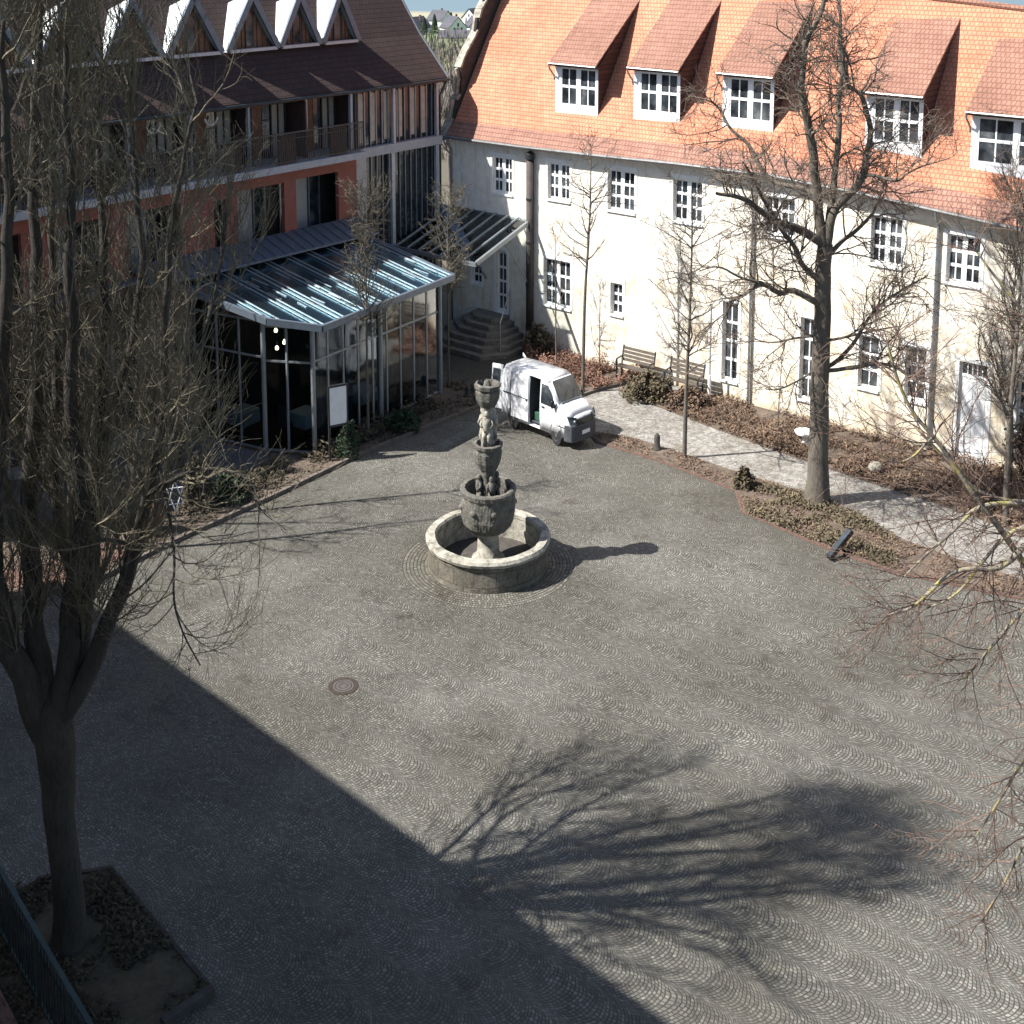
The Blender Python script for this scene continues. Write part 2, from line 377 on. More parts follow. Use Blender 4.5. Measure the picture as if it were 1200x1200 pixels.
# ------------------------------------------------------------------ ground and setting
def sheet(name, pts, z, mat, kind='structure'):
    m = MB(); m.add([(p[0], p[1], z) for p in pts], [tuple(range(len(pts)))]); o = m.build(name, mat); o['kind'] = kind; return o
g = MB()   # base ground that falls away behind the buildings into a valley and climbs as far fields
xs = [-2500, -900, -400, -160, -60, 0, 60, 160, 400, 900, 2500]
ys = [-60, 0, 60, 95, 120, 160, 220, 300, 380, 500, 700, 1000, 1500, 2300, 3500, 5000]
def gz(y):
    if y < 95: return -.02
    if y < 300: return -.02 - 14 * ((y - 95) / 205) ** .8
    if y < 620: return -14 - (y - 300) * .0455
    return -28.5 - (y - 620) * .012 if y < 900 else -31.9 + (y - 900) * .02
for y in ys:
    for x in xs: g.v.append((x, y, gz(y)))
n = len(xs)
for j in range(len(ys) - 1):
    for i in range(n - 1): g.f.append((j*n+i, j*n+i+1, (j+1)*n+i+1, (j+1)*n+i))
o = g.build('ground', 'fields'); o['kind'] = 'structure'
sheet('courtyard_paving', [(-34, 2), (24, 2), (26, 20), (24.5, 47), (4.53 + DX*-14, 65.24 - DY*14), (-14, 74), (-36, 60)], 0.0, 'cobbles')
m = MB(); m.lathe([(3.15, -.001), (3.15, .004), (2.0, .004), (2.0, -.001)], 64, FC, close=True); o = m.build('paving_ring', 'cobble_ring'); o['kind'] = 'structure'

R2 = [(5.3, 61.4), (6.7, 62.2), (8.6, 60.9), (10.3, 60.35), (11.74, 59.3), (14.6, 57.0), (18.3, 54.0), (24, 49.6), (23.4, 41.5), (20.6, 44.6), (19.3, 46.4), (17.0, 48.9), (14.39, 51.3), (11.5, 54.2), (8.47, 57.6)]
R3 = [(.6, 65.6), (1.0, 67.85), (2.2, 66.95), (4.5, 65.1), (7.0, 63.2), (5.6, 62.2), (4.32, 61.4), (3.03, 60.3)]
R1 = [(3.47, 56.3), (5.64, 55.3), (7.57, 53.6), (10.11, 51.25), (11.94, 49.77), (13.6, 48.07), (14.9, 45.6), (16.57, 43.94), (18.6, 42.3), (23.5, 38.2), (22.6, 37.4), (17.6, 41.4), (15.93, 42.2), (14.1, 43.1), (12.85, 44.06), (11.32, 45.57), (9.18, 48.07), (9.24, 50.01), (6.67, 52.72), (3.85, 55.0)]
PATH = [(2.9, 60.0), (4.32, 61.6), (5.6, 62.4), (7.4, 63.4), (9.0, 62.3), (8.4, 60.6), (8.6, 57.7), (11.6, 54.7), (14.45, 51.4), (17.1, 49.0), (19.4, 46.5), (20.7, 44.7), (24.5, 40.5), (23.6, 38.1), (18.7, 42.2), (16.5, 43.8), (14.8, 45.5), (13.5, 48.0), (11.9, 49.7), (10.0, 51.2), (7.5, 53.6), (5.6, 55.3), (3.45, 56.4)]
LB = [(-19.5, 40.4), (-17.69, 41.25), (-15.07, 42.23), (-12.89, 45.37), (-9.76, 49.37), (-6.76, 53.44), (-1.65, 59.2), (-1.9, 62.0), (-3.2, 62.6), (-8.5, 53.5), (-10.6, 53.0), (-12.5, 49.5), (-19, 46.5), (-26, 42)]
def bed(name, pts, mat, h=.07):
    m = MB(); m.slab(pts, -.01, h); o = m.build(name, mat); o['kind'] = 'structure'; return o
bed('planting_soil', R2, 'soil'); bed('planting_soil', R3, 'soil'); bed('planting_soil', R1, 'soil'); bed('planting_soil', LB, 'soil')
sheet('gravel_path', PATH, .012, 'gravel')
TB = [(-6.53, 24.86), (-9.92, 28.56), (-11.6, 28.2), (-13.2, 26.8), (-9.6, 22.2), (-8.6, 22.6), (-7.4, 24.0)]
bed('planting_soil', TB, 'cover_dark', .05)
# kerb stones along the beds
def kerb(name, pts, mat, wd=.13, ht=.12, closed=False):
    m = MB()
    for a, b in zip(pts, pts[1:] + ([pts[0]] if closed else [])):
        a = Vector((*a, ht/2)); b = Vector((*b, ht/2)); L = (b - a).length; k2 = max(1, int(L / .9))
        for i in range(k2):
            p = a.lerp(b, i / k2); q = a.lerp(b, (i + 1) / k2 - .012 / max(L, .1)); dz = random.uniform(-.006, .006)
            m.bar(p + Vector((0, 0, dz)), q + Vector((0, 0, dz)), wd, ht)
    o = m.build(name, mat); o['kind'] = 'structure'; return o
kerb('kerb', LB[0:8], 'kerb_stone', .16, .16)
kerb('kerb', [R1[i] for i in (0, 19, 18, 17, 16, 15, 14, 13, 12, 11)], 'brick_red', .10, .05)
kerb('kerb', [(3.03, 60.3), (4.32, 61.45), (5.6, 62.25), (7.0, 63.25)], 'kerb_stone', .16, .16)
kerb('kerb', [TB[6], TB[0]], 'rock_dark', .2, .2); kerb('kerb', TB[:3], 'rock_dark', .1, .09)
sheet('brick_strip', [(-19.8, 41.0), (-17.6, 41.95), (-15.3, 42.85), (-13.9, 44.9), (-15.2, 45.6), (-16.6, 43.9), (-20.4, 42.4)], .074, 'brick_red')
# terrace behind the left trees
m = MB(); m.slab([(-36, 47), (-19.5, 51.5), (-16.6, 55.6), (-19.5, 60.5), (-22, 66), (-46, 64)], -.01, .35); o = m.build('terrace', 'terrace'); o['kind'] = 'structure'
m = MB(); m.slab([(-18.0, 49.6), (-12.4, 50.6), (-10.4, 53.2), (-15, 56.5), (-17, 55.5)], -.01, .02); o = m.build('pavement', 'asphalt_dark'); o['kind'] = 'structure'
m = MB(); m.slab([(-14, 20.0), (-8.9, 22.0), (-13.3, 27.4), (-17, 27.5)], -.01, .25); o = m.build('terrace', 'brick_red'); o['kind'] = 'structure'

# ------------------------------------------------------------------ right building: old plastered house with tiled roof
A = (4.53, 65.24); RZ = atan2(DY, DX)
def rloc(s_, t_, z=0.0):      # along the wall, behind it (-t in front), up
    return Vector((A[0] + DX*s_ - DY*t_, A[1] + DY*s_ + DX*t_, z))
hb = thing('plastered_building', 'long old cream plastered house under a steep orange tiled roof with dormers', 'building', rloc(0, 0), RZ)
KN = [(-10.3, 11.5), (-5, 11.52), (0, 11.6), (5, 11.74), (10, 11.78), (14, 11.55), (18, 11.22), (21.5, 10.9), (26, 10.45), (31, 9.9)]
def ze(s_):
    for (a, za), (b, zb) in zip(KN, KN[1:]):
        if s_ <= b: return za + (zb - za) * (s_ - a) / (b - a)
    return KN[-1][1]
WIN = [(-7.2,-5.8,8.45,10.5,2,3),(-3.35,-1.9,8.6,10.6,2,3),(.55,2.2,8.55,10.7,2,3),(4.5,6.15,8.55,10.7,2,3),(9.5,11.1,8.6,10.5,2,3),(14.85,16.3,8.1,10.3,2,3),(18.3,19.75,7.85,9.98,2,3),(22.2,23.7,7.5,9.6,2,3)]
LOW = [(-8.75,-8.0,2.95,4.05,1,2),(-3.6,-1.8,2.7,5.3,2,3),(.8,1.55,3.0,4.7,1,3),(7.45,8.3,.95,4.95,1,4),(11.6,12.4,.95,4.95,1,4),(14.5,15.45,2.2,4.7,1,3),(16.7,17.65,2.15,4.65,1,3),(21.6,22.5,1.9,4.4,1,3)]
DOORS = [(-6.95,-6.2,1.6,5.2), (19.1,20.35,.12,4.45)]
holes = [(a, b, c, d) for a, b, c, d, *_ in WIN + LOW] + DOORS
def wall_grid(m, s0, s1, z0, ztop, holes, depth, knots=(), y=0.0, sign=1):
    S = sorted({s0, s1, *knots, *[h[0] for h in holes], *[h[1] for h in holes]}); Z = sorted({z0, *[h[2] for h in holes], *[h[3] for h in holes]})
    S = [x for x in S if s0 <= x <= s1]
    for i in range(len(S) - 1):
        a, b = S[i], S[i+1]; mid = (a + b) / 2
        for j in range(len(Z)):
            c = Z[j]; top = j == len(Z) - 1; d = None if top else Z[j+1]
            if not top and any(h[0] < mid < h[1] and h[2] < (c + d) / 2 < h[3] for h in holes): continue
            da, db = (ztop(a), ztop(b)) if top else (d, d)
            m.quad((a, y, c), (b, y, c), (b, y, db), (a, y, da))
    for (a, b, c, d) in holes:
        yy = y + depth * sign
        m.quad((a, y, c), (a, yy, c), (a, yy, d), (a, y, d)); m.quad((b, yy, c), (b, y, c), (b, y, d), (b, yy, d))
        m.quad((a, yy, d), (b, yy, d), (b, y, d), (a, y, d)); m.quad((a, y, c), (b, y, c), (b, yy, c), (a, yy, c))
m = MB(); wall_grid(m, -10.3, 31, 0, lambda s_: ze(s_) - .05, holes, .28, [k_[0] for k_ in KN])
ridge_t = 5.2; SL = 1.6
# back wall and gables as solid shells (behind the roof)
m.quad((31, 0, 0), (31, 10.4, 0), (31, 10.4, ze(31)), (31, ridge_t, ze(31) + SL*5.2), (31, 0, ze(31)))
m.quad((-10.3, 0, 0), (-10.3, 0, 11.5), (-10.3, ridge_t, 11.5 + SL*5.2), (-10.3, 10.4, 11.5), (-10.3, 10.4, 0))
m.quad((-10.3, 10.4, 0), (-10.3, 10.4, 11.5), (31, 10.4, ze(31)), (31, 10.4, 0))
m.build('wall', 'old_plaster', hb)
m = MB(); m.box(-10.2, 30.9, .9, 1.0, .05, 9.8)     # dark rooms behind the windows
m.build('room_interior', 'interior_dark', hb)
# roof
roof = MB(); band = MB(); rb = MB()
for (a, za), (b, zb) in zip(KN, KN[1:]):
    def P(s_, t_, z_): return (s_, t_, ze(s_) + z_)
    roof.quad(P(a, .35, .56+.02), P(b, .35, .56+.02), P(b, 5.2, SL*5.2), P(a, 5.2, SL*5.2))
    band.quad(P(a, -.45, -.12), P(b, -.45, -.12), P(b, .36, .62), P(a, .36, .62))
    band.quad(P(a, -.45, -.22), P(b, -.45, -.22), P(b, -.45, -.12), P(a, -.45, -.12))
    band.quad(P(a, 0.02, -.06), P(b, 0.02, -.06), P(b, -.45, -.22), P(a, -.45, -.22))
    rb.quad(P(b, 5.2, SL*5.2), P(b, 10.8, -.1), P(a, 10.8, -.1), P(a, 5.2, SL*5.2))
ro = roof.build('roof', 'tiles_orange', hb)
band.build('eave_course', 'tiles_old', hb); rb.build('rear_roof', 'tiles_orange', hb)
m = MB(); m.tube([(a, 5.2, za + SL*5.2 + .02) for a, za in KN], .14, 8); m.build('ridge_tiles', 'tiles_brown', hb)
m = MB(); m.tube([(a, -.53, za - .20) for a, za in KN], .09, 8); m.build('gutter', 'gutter_zinc', hb)
def pipe(m, s_, z1, r=.06, y=-.12):
    m.tube([(s_, -.53, z1 - .25), (s_, -.45, z1 - .55), (s_, y, z1 - .95), (s_, y, .1)], r, 8)
for s_ in (-10.15, 9.0, 17.92, 25.2):
    m = MB(); pipe(m, s_, ze(s_), .065); m.build('downpipe', 'grey_metal' if s_ > -5 else 'gutter_zinc', hb)
# shaped gable parapet with pale coping at the left end
GP = [(-.5, 11.2), (.17, 12.06), (.39, 12.28), (.7, 13.38), (1.0, 13.6), (1.18, 14.56), (1.05, 15.16), (1.5, 15.9), (2.2, 16.7), (2.6, 17.2), (2.75, 17.9), (2.95, 18.4), (3.4, 18.9), (3.6, 19.9), (4.3, 20.7), (5.2, 21.2), (6.1, 20.7), (6.8, 19.9), (7.0, 18.9), (7.8, 17.2), (9.4, 14.5), (10.2, 12.2), (10.9, 11.2)]
gp = MB(); gp.prism([(-10.80, t_, z_ - .12) for t_, z_ in GP] , (.40, 0, 0)); gp.build('gable_parapet', 'brown_stone' if 'brown_stone' in M else 'rock_dark', hb)
gc = MB()
for (a, b) in zip(GP, GP[1:]): gc.bar((-10.62, a[0], a[1] - .07), (-10.62, b[0], b[1] - .07), .5, .14)
gc.build('coping', 'fountain_pale', hb)

def window(parent, s0, s1, z0, z1, cols, rows, y=.16, name='window', mat='white_paint', gm='glass_dark', fw=.09, bw=.055, pw=.13, sill=True):
    """casement window in the local frame: x along, y depth, z up; returns the frame object"""
    m = MB(); p = MB(); h = .07
    m.box(s0, s0+fw, y, y+h, z0, z1); m.box(s1-fw, s1, y, y+h, z0, z1)
    m.box(s0+fw, s1-fw, y, y+h, z0, z0+pw); m.box(s0+fw, s1-fw, y, y+h, z1-pw, z1)
    if cols == 2: m.box((s0+s1)/2-.11, (s0+s1)/2+.11, y-.012, y+h-.003, z0+pw, z1-pw)
    halves = [(s0+fw, (s0+s1)/2-.11), ((s0+s1)/2+.11, s1-fw)] if cols == 2 else [(s0+fw, s1-fw)]
    H = (z1 - z0 - 2*pw)
    for a, b in halves:
        c = (a + b) / 2; m.box(c-bw/2, c+bw/2, y+.01, y+h-.01, z0+pw, z1-pw)
        for r in range(1, rows):
            zz = z0 + pw + H*r/rows
            m.box(a, c-bw/2, y+.01, y+h-.01, zz-.07, zz+.07); m.box(c+bw/2, b, y+.01, y+h-.01, zz-.07, zz+.07)
        p.box(a, b, y+.035, y+.045, z0+pw, z1-pw)
    f = m.build(name, mat, parent); p.build('pane', gm, f)
    if sill: s = MB(); s.box(s0-.06, s1+.06, y-.24, y+.0, z0-.1, z0-.002); s.build('sill', mat, f)
    return f
for (a, b, c, d, cols, rows) in WIN + LOW: window(hb, a, b, c, d, cols, rows, pw=.12)
# pale surrounds
for (a, b, c, d, *_ ) in WIN + LOW + [(*q, 0) for q in DOORS]:
    m = MB(); e = .16
    m.box(a-e, a-.003, -.025, .02, c-.0, d+.22); m.box(b+.003, b+e, -.025, .02, c-.0, d+.22); m.box(a-.003, b+.003, -.025, .02, d+.003, d+.22)
    m.build('window_surround', 'white_plain', hb)
# doors
dr = MB(); dr.box(19.1, 20.35, .12, .2, .12, 3.75); dr.box(19.1, 20.35, .10, .2, 3.75, 3.87); dr.box(19.1, 19.2, .10, .2, 3.87, 4.45); dr.box(20.25, 20.35, .1, .2, 3.87, 4.45)
for i in range(1, 5): dr.box(19.2 + i*.21, 19.24 + i*.21, .1, .18, 3.87, 4.40)
dr.box(19.2, 20.25, .1, .2, 4.40, 4.45)
dr.box(19.22, 19.68, .10, .118, .4, 1.9); dr.box(19.78, 20.22, .10, .118, .4, 1.9); dr.box(19.22, 19.68, .10, .118, 2.1, 3.55); dr.box(19.78, 20.22, .10, .118, 2.1, 3.55)
d_ = dr.build('door', 'white_paint', hb); MB().box(19.2, 20.25, .165, .175, 3.88, 4.39).build('pane', 'glass_dark', d_)
MB().tube([(19.62, .07, 1.9), (19.62, .03, 1.9), (19.5, .03, 1.9)], .02, 6).build('handle', 'dark_metal', d_)
f = window(hb, -6.95, -6.2, 1.62, 5.2, 1, 4, name='door', fw=.13, pw=.2); MB().tube([(-6.3, .12, 3.0), (-6.3, .06, 3.0), (-6.4, .06, 3.0)], .02, 6).build('handle', 'dark_metal', f)
MB().box(19.0, 20.5, -.5, .12, -.01, .12).build('threshold', 'concrete', hb)

# shed dormers
for di, (s0, s1) in enumerate([(-3.62, -.82), (1.42, 4.18), (6.6, 9.35), (13.95, 16.6), (18.75, 22.4)]):
    zb = ze((s0+s1)/2) + SL*1.0; zt = zb + (2.62 if di < 4 else 2.6)
    D = bpy.data.objects.new('dormer', None); COL.objects.link(D); D.parent = hb; D.location = (0, 0, 0)
    # front wall around window
    m = MB(); a, b = s0+.36, s1-.12
    n_w = 2
    wz0, wz1 = zb+.42, zt-.14
    if di == 4: a, b = s0+.25, s1-.12
    wall_grid(m, s0, s1, zb-.15, lambda q: zt, [(a, b, wz0, wz1)], .1, y=1.0)
    m.box(s0, s1, 1.13, 1.16, zb, wz0); m.build('front_wall', 'white_paint', D)
    gap = .07; c = (a + b) / 2
    for (aa, bb) in ((a, c-gap), (c+gap, b)):
        window(D, aa, bb, wz0, wz1, 1, 2, y=1.02, fw=.08, pw=.10, bw=.06, sill=False)
    MB().box(c-gap, c+gap, 1.005, 1.06, wz0, wz1).build('mullion', 'white_paint', D)
    # cheeks
    tt = (zt + .15 - ze(s0)) / SL
    for q, x0 in ((0, s0), (1, s1 - .1)):
        t1 = 4.6; zz = ze(x0)
        m = MB(); m.prism([(x0, 1.0 + .003, zb - .1), (x0, 1.003, zt), (x0, 4.55, ze(s1) + SL*4.55 - .1), (x0, 4.5, ze(s1)+SL*4.3-.25)], (.1, 0, 0)); m.build('cheek', 'tiles_cheek', D)
    # roof slab
    zf = zt + .12; tb = 4.72
    m = MB(); pr = [(0, .62, zf), (0, tb, ze(s1) + SL*tb + .03), (0, tb, ze(s1) + SL*tb - .1), (0, .62, zf - .13)]
    m.prism([(s0 - .14, p[1], p[2]) for p in pr], (s1 - s0 + .26, 0, 0)); m.build('roof', 'tiles_brown', D)
    m = MB(); m.box(s0-.12, s1+.1, .66, .98, zf-.21, zf-.13); m.box(s0-.02, s1+.02, .98, 1.0, zt-.13, zt+.03); m.build('soffit', 'dark_metal', D)
    m = MB(); m.tube([(s1+.12, .56, zf-.1), (s0-.16, .56, zf-.08)], .055, 6); m.tube([(s0-.12, .56, zf-.08), (s0-.12, .62, zf-.35), (s0-.06, .96, zf-.75), (s0-.06, 1.02, zf-1.0)], .045, 6); m.build('gutter', 'gutter_zinc', D)

# tall flue pipe in front of the wall
fl = thing('flue_pipe', 'tall dark rusty flue pipe standing against the white wall right of the glass canopy', 'pipe', rloc(-4.4, -.1))
fl.rotation_euler = (0, 0, RZ)
MB().tube([(0, -.1, 0), (0, -.1, 10.6)], .21, 16).build('pipe', 'rust_metal', fl, True)
m = MB()
for z_ in (1.2, 3.6, 6.0, 8.4): m.tube([(0, -.1, z_), (0, -.1, z_ + .12)], .235, 16)
m.build('clamp', 'dark_metal', fl)
m = MB(); m.tube([(0, -.1, 10.66), (0, -.1, 10.95), (0, -.1, 11.1)], [.26, .26, .05], 16); m.build('cap', 'dark_metal', fl)

# ------------------------------------------------------------------ glass canopy over the entrance steps
cp = thing('glass_canopy', 'small sloping glass canopy on steel bars over the entrance steps', 'canopy', rloc(0, 0), RZ)
def cz(t_): return 7.25 + t_ * .31
s0, s1, t0, t1 = -10.9, -4.45, -4.7, -.05
m = MB(); m.prism([(s0, t0, cz(t0)), (s1, t0, cz(t0)), (s1, t1, cz(t1)), (s0, t1, cz(t1))], (0, 0, .03)); m.build('glass_panel', 'glass_clear', cp)
m = MB()
for i in range(9):
    x_ = s0 + (s1 - s0) * i / 8; m.bar((x_, t0, cz(t0) + .08), (x_, t1, cz(t1) + .08), .05, .09)
m.build('rafter', 'bright_metal', cp)
m = MB()
for i in range(4):
    t_ = t0 + (t1 - t0) * (i + .02) / 3.1; m.bar((s0, t_, cz(t_) - .08), (s1, t_, cz(t_) - .08), .08, .1)
m.build('purlin', 'bright_metal', cp)
m = MB(); m.bar((s1+.06, t0, cz(t0)), (s1+.06, t1, cz(t1)), .1, .22); m.bar((s0, t0-.06, cz(t0)-.05), (s1+.06, t0-.06, cz(t0)-.05), .1, .22); m.build('edge_beam', 'grey_metal', cp)
m = MB(); m.tube([(s1, -2.3, cz(-2.3)-.1), (s1, -.02, 3.4)], .04, 6); m.tube([(s1-3.2, -2.3, cz(-2.3)-.1), (s1-3.2, -.02, 3.4)], .04, 6); m.build('strut', 'grey_metal', cp)

# entrance steps
st = thing('entrance_steps', 'worn stone steps climbing to the white glazed door', 'steps', rloc(-6.9, 0), RZ)
for i in range(6):
    r = 3.6 - i * .45; z_ = 1.6 * (i + 1) / 6
    pts = [(-r*1.0, -.03), (-r*.95, -r*.55), (-r*.45, -r*.95), (r*.45, -r*.95), (r*.72, -r*.6), (r*.72, -.03)]
    m = MB(); m.slab(pts, 1.6 * i / 6 - .01, z_); m.build('step', 'step_stone', st, bevel=.03)
hr = thing('handrail', 'thin steel handrail beside the entrance steps', 'handrail', rloc(-5.0, 0), RZ)
MB().tube([(-.7, -.3, 3.2), (.2, -2.3, 1.9)], .035, 6).build('rail', 'bright_metal', hr)
m = MB(); m.tube([(-.65, -.4, 1.3), (-.65, -.4, 3.13)], .03, 6); m.tube([(.15, -2.2, .0), (.15, -2.2, 1.97)], .03, 6); m.build('post', 'bright_metal', hr)

# ------------------------------------------------------------------ left building: dark modern wing
CL = (-4.1, 70.9); U = Vector((-.66063, -.75071)); LZ = atan2(U.y, U.x)
def lloc(u, o_, z=0.0): return Vector((CL[0] + U.x*u - U.y*o_, CL[1] + U.y*u + U.x*o_, z))
lb = thing('hotel_building', 'dark modern wing with orange lower floor, balconies and triangular zinc dormers', 'building', lloc(0, 0), LZ)
UE = 36.0
# main roof: eave at o=.55 z=14.75, slope 1.0 backwards
def lr(o_): return 14.7 + (.15 - o_) * 1.05 if o_ > -2.05 else 17.01 + (-2.05 - o_) * 1.3
m = MB(); m.prism([(-.55, .15, 14.7), (-.55, -2.05, lr(-2.05)), (-.55, -6.2, lr(-6.2)), (-.55, -13, 14.7), (-.55, -13, 14.5), (-.55, -6.2, lr(-6.2)-.25), (-.55, -2.05, lr(-2.05)-.22), (-.55, .15, 14.53)], (UE + .5, 0, 0)); m.build('roof', 'tiles_dark', lb)
m = MB(); m.tube([(-.6, .24, 14.58), (UE, .24, 14.58)], .08, 8); m.build('gutter', 'dark_metal', lb)
m = MB(); m.box(-.5, UE, -.9, .12, 14.45, 14.52); m.build('soffit', 'brown_clad', lb)
m = MB()
m.prism([(-.66, .2, 14.52), (-.66, .2, 14.76), (-.66, -2.05, lr(-2.05)+.08), (-.66, -6.2, lr(-6.2)+.1), (-.66, -6.2, lr(-6.2)-.15), (-.66, -2.05, lr(-2.05)-.17)], (.1, 0, 0)); m.build('verge_board', 'grey_metal', lb)
# body (back and side walls)
m = MB(); m.box(-.0, UE, -13, -2.6, 0, 14.5); m.build('rear_body', 'brown_clad', lb)
# upper floor slab + right beam
m = MB(); m.box(6.35, UE, -2.55, 1.0, 11.15, 11.5); m.build('balcony_slab', 'concrete', lb, bevel=.02)
m = MB(); m.box(-.15, 6.34, -2.55, .12, 10.95, 11.45); m.build('concrete_beam', 'concrete', lb, bevel=.02)
m = MB(); m.box(6.3, UE, -.6, .9, 7.3, 7.42); m.build('lower_slab', 'blue_zinc', lb)
# steel posts
for u in (.1, 3.5): MB().box(u, u+.22, -.1, .08, 0, 10.94).build('post', 'grey_post', lb)
for u in (.1, 3.4, 6.45, 9.5, 13.0, 16.3, 19.6, 22.9, 26.2, 29.5): MB().box(u, u+.16, -.1, .08, 11.46 if u < 6.4 else 11.51, 14.44).build('post', 'grey_post', lb)
MB().box(5.55, 6.3, -.3, .05, 0, 10.94).build('pale_wall', 'pale_panel', lb)
# glazed stairwell
m = MB(); m.box(-.05, 5.54, -.32, -.28, 0, 10.94); m.box(-.05, 6.3, -.32, -.28, 11.46, 14.44); m.build('stair_glazing', 'glass_stair', lb)
m = MB()
for i in range(15):
    u = .32 + i * .42
    if u < 5.5: m.box(u, u+.05, -.27, -.2, 0, 10.94)
    if u < 6.2: m.box(u, u+.07, -.27, -.2, 11.46, 14.44)
m.build('mullion', 'grey_metal', lb)
m = MB()
for i in range(6):
    u = .7 + i * .95; m.box(u, u + .42, -.275, -.262, 11.7, 14.3)
m.build('curtain', 'cream_curtain', lb)
MB().box(-.22, -.06, -2.5, -.28, 0, 14.44).build('side_wall', 'grey_post', lb)
# upper floor loggia wall with glazed doors
rng = random.Random(5)
back = MB(); back.box(6.32, UE, -1.35, -1.3, 11.5, 14.44); back.build('loggia_wall', 'brown_clad', lb)
u = 6.55
while u < 33:
    for (du_, wd, kind) in ((0, .95, 'c'), (1.0, .45, 'g'), (1.5, .8, 'w'), (2.35, .85, 'c')):
        a = u + du_
        if kind == 'c':
            f = MB(); f.box(a, a+.07, -1.29, -1.2, 11.52, 14.3); f.box(a+wd-.07, a+wd, -1.29, -1.2, 11.52, 14.3); f.box(a+.07, a+wd-.07, -1.29, -1.2, 14.2, 14.3); f.box(a+wd/2-.03, a+wd/2+.03, -1.29, -1.2, 11.52, 14.2)
            f = f.build('door', 'dark_metal', lb); MB().box(a+.07, a+wd-.07, -1.285, -1.275, 11.52, 14.2).build('curtain', 'cream_curtain', f)
        elif kind == 'g': MB().box(a, a+wd, -1.29, -1.27, 11.52, 14.3).build('window', 'glass_dark', lb)
        else: MB().box(a, a+wd, -1.29, -1.25, 11.52, 14.44).build('wood_panel', 'wood_brown', lb)
    # divider and balustrade
    MB().box(u-.22, u-.14, -1.25, .2, 11.52, 14.43).build('divider', 'brown_clad', lb)
    r = MB(); a, b = u - .1, u + 3.15
    r.bar((a, .82, 13.05), (b, .82, 13.05), .07, .07); r.bar((a, .82, 11.62), (b, .82, 11.62), .05, .05); r.bar((a, .82, 12.75), (b, .82, 12.75), .03, .03)
    for i in range(27): r.bar((a + (b-a)*i/26, .82, 11.62), (a + (b-a)*i/26, .82, 13.05), .028)
    rr = r.build('balustrade', 'dark_metal', lb)
    MB().box(u + .95, u + 2.05, .70, .77, 11.52, 12.95).build('privacy_panel', 'brown_clad', rr)
    u += 3.31
# orange floor
hol = [(7.6,10.4,7.5,10.5), (11.15,14.0,7.5,10.45), (14.7,15.35,7.6,10.2), (17.2,20.0,7.5,10.4), (21.0,23.8,7.5,10.4), (25,28,7.5,10.4), (29.2,32,7.5,10.4)]
m = MB(); wall_grid(m, 6.35, UE, 7.43, lambda q: 11.14, hol, .25, y=.15, sign=-1); m.build('orange_wall', 'orange_plaster', lb)
MB().box(6.34, 6.36, -.6, .15, 7.43, 11.14).build('orange_return', 'orange_plaster', lb)
MB().box(6.35, UE, -1.5, -1.4, 7.43, 11.14).build('recess_wall', 'interior_dark', lb)
for hi_, (a, b, c, d) in enumerate(hol):
    if b - a < 1: continue
    MB().box(a+.9, a+2.0, -1.39, -1.33, 7.45, 10.4).build('pale_panel', 'pale_panel', lb)
    f = MB(); x_ = a + .2
    for q in (a+.1, a+.8, a+2.05, a+2.7): f.box(q, q+.06, -1.32, -1.24, 7.45, 10.5)
    f = f.build('door', 'grey_metal', lb); MB().box(a+.16, a+.8, -1.31, -1.3, 7.5, 10.4).box(a+2.1, a+2.7, -1.31, -1.3, 7.5, 10.4).build('pane', 'glass_dark', f)
    r = MB(); r.bar((a, .0, 8.75), (b, .0, 8.75), .05)
    for i in range(15): r.bar((a + (b-a)*i/14, .0, 7.45), (a + (b-a)*i/14, .0, 8.75), .022)
    if hi_ > 1: r.build('balustrade', 'dark_metal', lb)
# ground floor wall
gh = [(19.5, 22.3, .4, 5.5), (23.2, 26, .4, 5.5), (27, 30, .4, 5.5)]
m = MB(); wall_grid(m, 5.6, UE, 0, lambda q: 7.3, gh, .25, y=.0, sign=-1); m.build('ground_floor_wall', 'brown_clad', lb)
for (a, b, c, d) in gh:
    f = MB(); f.box(a, a+.1, -.2, -.1, c, d); f.box(b-.1, b, -.2, -.1, c, d); f.box((a+b)/2-.05, (a+b)/2+.05, -.2, -.1, c, d); f = f.build('window', 'grey_metal', lb); MB().box(a+.1, b-.1, -.19, -.17, c, d).build('pane', 'glass_stair', f)
# lean-to roof strip
m = MB(); m.prism([(6.4, .16, 7.95), (6.4, 1.9, 7.35), (6.4, 1.9, 7.25), (6.4, .16, 7.75)], (13.5, 0, 0)); m.build('lean_to_roof', 'blue_zinc', lb)
m = MB()
for i in range(23): m.bar((6.5 + i*.6, .2, 7.97), (6.5 + i*.6, 1.88, 7.39), .03, .05)
m.build('standing_seam', 'blue_zinc', lb)
